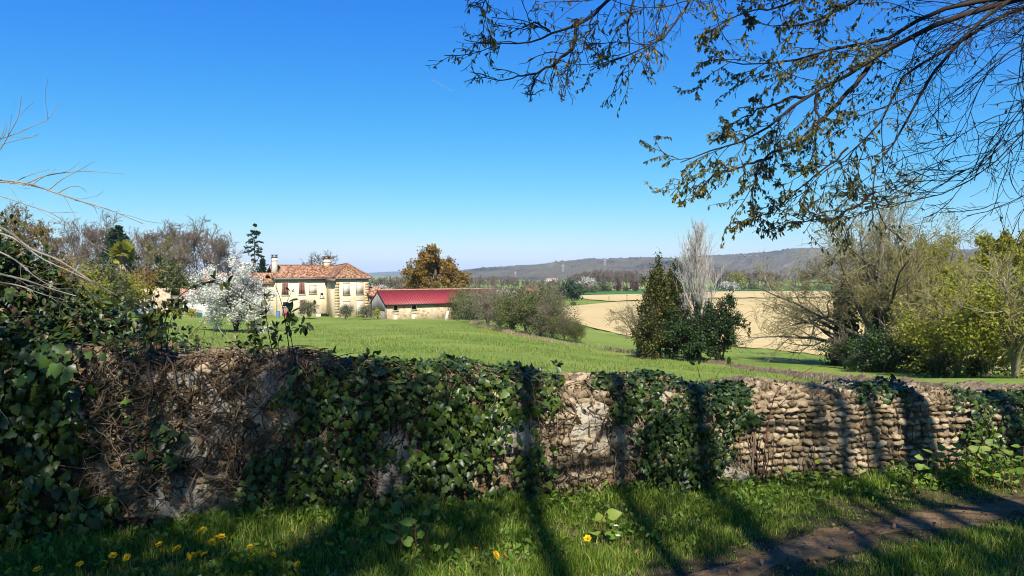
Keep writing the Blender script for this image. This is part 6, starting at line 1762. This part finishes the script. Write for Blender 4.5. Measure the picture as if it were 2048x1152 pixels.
# dandelions
def dandelions():
    g = np.random.default_rng(260)
    ac = []
    heads = []
    for k in range(3):
        V = []; Fc = []; n0 = 0
        for ring, (m, r, el) in enumerate(((18, .021, .15), (14, .017, .5), (9, .011, .9), (5, .006, 1.2))):
            for j in range(m):
                a = j * 2 * pi / m + ring * .3 + g.random() * .1; e = el + g.normal() * .1; rr = r * g.uniform(.85, 1.1)
                d = np.array([cos(a) * cos(e), sin(a) * cos(e), sin(e)]); s = np.array([-sin(a), cos(a), 0]) * .0028
                V += [s * .4, -s * .4, d * rr - s, d * rr + s]; Fc.append((n0, n0 + 1, n0 + 2, n0 + 3)); n0 += 4
        heads.append(make_mesh('flower_head', np.array(V), [np.array(Fc)], M['dandelion']))
    V, f = tubes(np.array([[(0, 0, 0), (.004, 0, .5), (0, 0, 1)]], float), np.array([[.0026, .0022, .0022]]) * np.array([1, 1, 1]), 5)
    stem = make_mesh('flower_stem', V, [f], M['herb'])
    pts = [(75, 1140, 'lower left corner, by itself'), (20, 1143, 'at the very lower left corner'), (160, 1128, 'between the lower left corner and the first pair'), (470, 1118, 'right of the bright cluster in dark grass'), (500, 1095, 'small one between the wall foot pair and the lone one'), (117, 1135, 'second from the lower left corner'), (209, 1124, 'upper of a pair near the lower left'), (208, 1138, 'lower of a pair near the lower left'), (226, 1110, 'small one above a pair at the left'), (254, 1114, 'beside the small one at the left'), (292, 1117, 'half closed one left of the cluster'),
           (318, 1089, 'small one close under the dry vines'), (354, 1097, 'left above the bright cluster'), (376, 1114, 'leftmost of the bright cluster'), (388, 1111, 'low middle of the bright cluster'), (400, 1106, 'tallest of the bright cluster'), (409, 1109, 'rightmost of the bright cluster'), (405, 1066, 'highest one against the dark wall foot'), (424, 1086, 'below the small pair at the wall foot'), (434, 1078, 'left of the small pair at the wall foot'), (443, 1075, 'right of the small pair at the wall foot'),
           (546, 1110, 'alone in dark grass right of the cluster'), (595, 1128, 'near the lower edge left of the middle'), (655, 1091, 'alone left of the heart leaved sprouts'), (563, 1092, 'faint small one above the lone one'), (780, 1071, 'just left of the heart leaved sprout stem'), (952, 1097, 'small one in sunny grass at the middle'), (992, 1109, 'left of a pair in the middle shadow'), (1010, 1112, 'right of a pair in the middle shadow'), (1175, 1073, 'by the broad leaved sprout right of the middle'), (1478, 1006, 'at the foot of the sunlit cobbles'), (1888, 995, 'near the path at the right'), (1830, 1095, 'in grass below the path at the right'), (1807, 1138, 'near the lower right corner')]
    for i, (px, py, w) in enumerate(pts):
        h = g.uniform(.09, .15); Y = (EYE - h) * F / (py - HZ); X = (px - 1024) / F * Y
        o = thing('dandelion', 'yellow dandelion flower, ' + w, 'flower', (X, Y, float(verge_z(X, Y))), g.random() * 6, 'dandelions in the verge grass')
        s = link('stem', stem, o); s.scale = (1, 1, h)
        hd = link('flower_head', heads[i % 3], o, (0, 0, h)); hd.rotation_euler = (-.35 + .35 * g.normal(), .35 * g.normal(), 0); hd.scale = [g.uniform(.85, 1.15) * (.6 if px > 1700 else 1)] * 3
    for px, py in ((1232, 1052), (1236, 1072)):
        h = .12; Y = (EYE - h) * F / (py - HZ); X = (px - 1024) / F * Y
        o = thing('white_flower', ('upper' if py < 1060 else 'lower') + ' tiny white flower beside the broad leaved sprout', 'flower', (X, Y, 0)); s = link('stem', stem, o); s.scale = (1, 1, h)
        V, f = leafset(np.tile([0, 0, h], (5, 1)), [(cos(k * 1.257), sin(k * 1.257), .3) for k in range(5)], np.tile([0, 0, 1.0], (5, 1)), .017, OVAL)
        link('petals', make_mesh('petals', V, [f], M['petal_white']), o)
dandelions()

def sprout(px, pb, pt, label, leaves, seed, ls=.07, stem='stalk', lean=0.0, r=.005, name='sprout', mat='sprout', lo=.25):
    g = np.random.default_rng(seed)
    Y = EYE * F / (pb - HZ); Y = min(Y, float(wallY((px - 1024) / F * Y)) - .05); b = np.array([(px - 1024) / F * Y, Y, 0.0])
    h = (pb - pt) / F * Y
    o = thing(name, label, 'plant', tuple(b), 0, None)
    P = np.stack([lean * np.linspace(0, 1, 8) ** 1.5 + .006 * g.normal(size=8), .006 * g.normal(size=8), np.linspace(-.02, h, 8)], 1); P[0, :2] = 0
    V, f = tubes(P[None], np.linspace(r, r * .5, 8)[None], 6); link('stem', make_mesh('stem', V, [f], M[stem]), o)
    me = make_mesh('sprout_leaf', HEART[0], [HEART[1]], M[mat])
    from mathutils import Matrix
    for j in range(leaves):
        t = lo + (1 - lo) * (j + .5 * g.random()) / max(leaves - .5, 1); c = np.array([np.interp(t * 7, np.arange(8), P[:, i]) for i in range(3)])
        a = j * 2.4 + g.random(); X = norm(np.array([cos(a), sin(a) * .8, .35 + .3 * g.normal()])); Z = norm(np.array([0, -.5, 1.0]) + .3 * g.normal(size=3)); Z = norm(Z - (Z @ X) * X); Yv = np.cross(Z, X)
        s = ls * g.uniform(.75, 1.2); Mx = np.stack([X, Yv, Z], 1) * s
        pe = X * .03
        V, f = tubes(np.array([[c, c + pe]]), np.array([[.0022, .0018]]), 4); link('leaf_stalk', make_mesh('leaf_stalk', V, [f], M[stem]), o)
        ob = link('leaf', me, o); m4 = Matrix([[*Mx[0], 0], [*Mx[1], 0], [*Mx[2], 0], [0, 0, 0, 1]]); m4.translation = c + pe; ob.matrix_basis = m4
sprout(799, 1125, 1020, 'tallest heart leaved sprout with reddish stem before the middle ivy', 8, 601, .075)
sprout(831, 1130, 1040, 'heart leaved sprout right beside the tallest one', 5, 602, .065)
sprout(855, 1122, 1030, 'dark stemmed sprout, right one of the three', 4, 603, .06)
sprout(742, 1075, 1000, 'short heart leaved sprout close to the wall left of the three', 4, 604, .07)
sprout(889, 1050, 990, 'bright two leaved sprout before dry leaves at the wall foot', 3, 605, .06)
sprout(1206, 1090, 1030, 'broad leaved sprout in the sunny grass right of the middle', 6, 606, .085)
for i, (px, pb, pt) in enumerate([(1826, 985, 930), (1856, 975, 915), (1872, 978, 905), (1896, 972, 900), (1915, 968, 905), (1934, 972, 890), (1952, 975, 905), (1968, 970, 880), (1988, 978, 900), (2006, 985, 895), (2025, 985, 905), (2044, 985, 890)]):
    sprout(px, pb, pt, ORD[i] + ' from the left of the yellow green sprouts by the right ivy', 7, 620 + i, .06, r=.004)
for i, (px, pb, pt, ln) in enumerate([(1512, 985, 880, .05), (1526, 990, 860, .02), (1533, 988, 870, .015), (1541, 986, 875, .03), (1610, 975, 905, -.02), (1625, 972, 880, .03), (1560, 985, 890, .05)]):
    sprout(px, pb, pt, ORD[i] + ' of the dark dead stalks standing before the cobbles, counted from the left' if i < 7 else '', 1 if i > 3 else 0, 640 + i, .05, lean=ln, r=.0055, name='dead_stalk')

def contrail():
    a, b = P3(863, 159, 20000), P3(903, 182, 21500)
    o = thing('contrail', 'short thin white contrail in the clear sky left of the boughs', 'contrail', tuple(a))
    V, f = tubes(resample([a, a * .5 + b * .5 + np.array([0, 0, 8]), b], 10)[None], np.linspace(3, 6.5, 10)[None], 6)
    wpart('vapour', V, [f], M['petal_white'], o, smooth=True)
contrail()
# ------------------------------------------------------------------ air
def haze():
    m = bpy.data.materials.new('valley_haze'); m.use_nodes = True
    n, l = m.node_tree.nodes, m.node_tree.links; n.clear()
    out = n.new('ShaderNodeOutputMaterial'); v = n.new('ShaderNodeVolumePrincipled')
    v.inputs['Color'].default_value = (.60, .83, 1, 1); v.inputs['Density'].default_value = HAZE
    l.new(v.outputs[0], out.inputs['Volume'])
    b = MB().box(-23000, 23000, -60, 15000, -18, 240)
    o = link('haze', make_mesh('haze', *b.data(), m)); tag(o, 'thin bluish haze over the valley', 'haze', kind='stuff')
HAZE = 8e-5
haze()
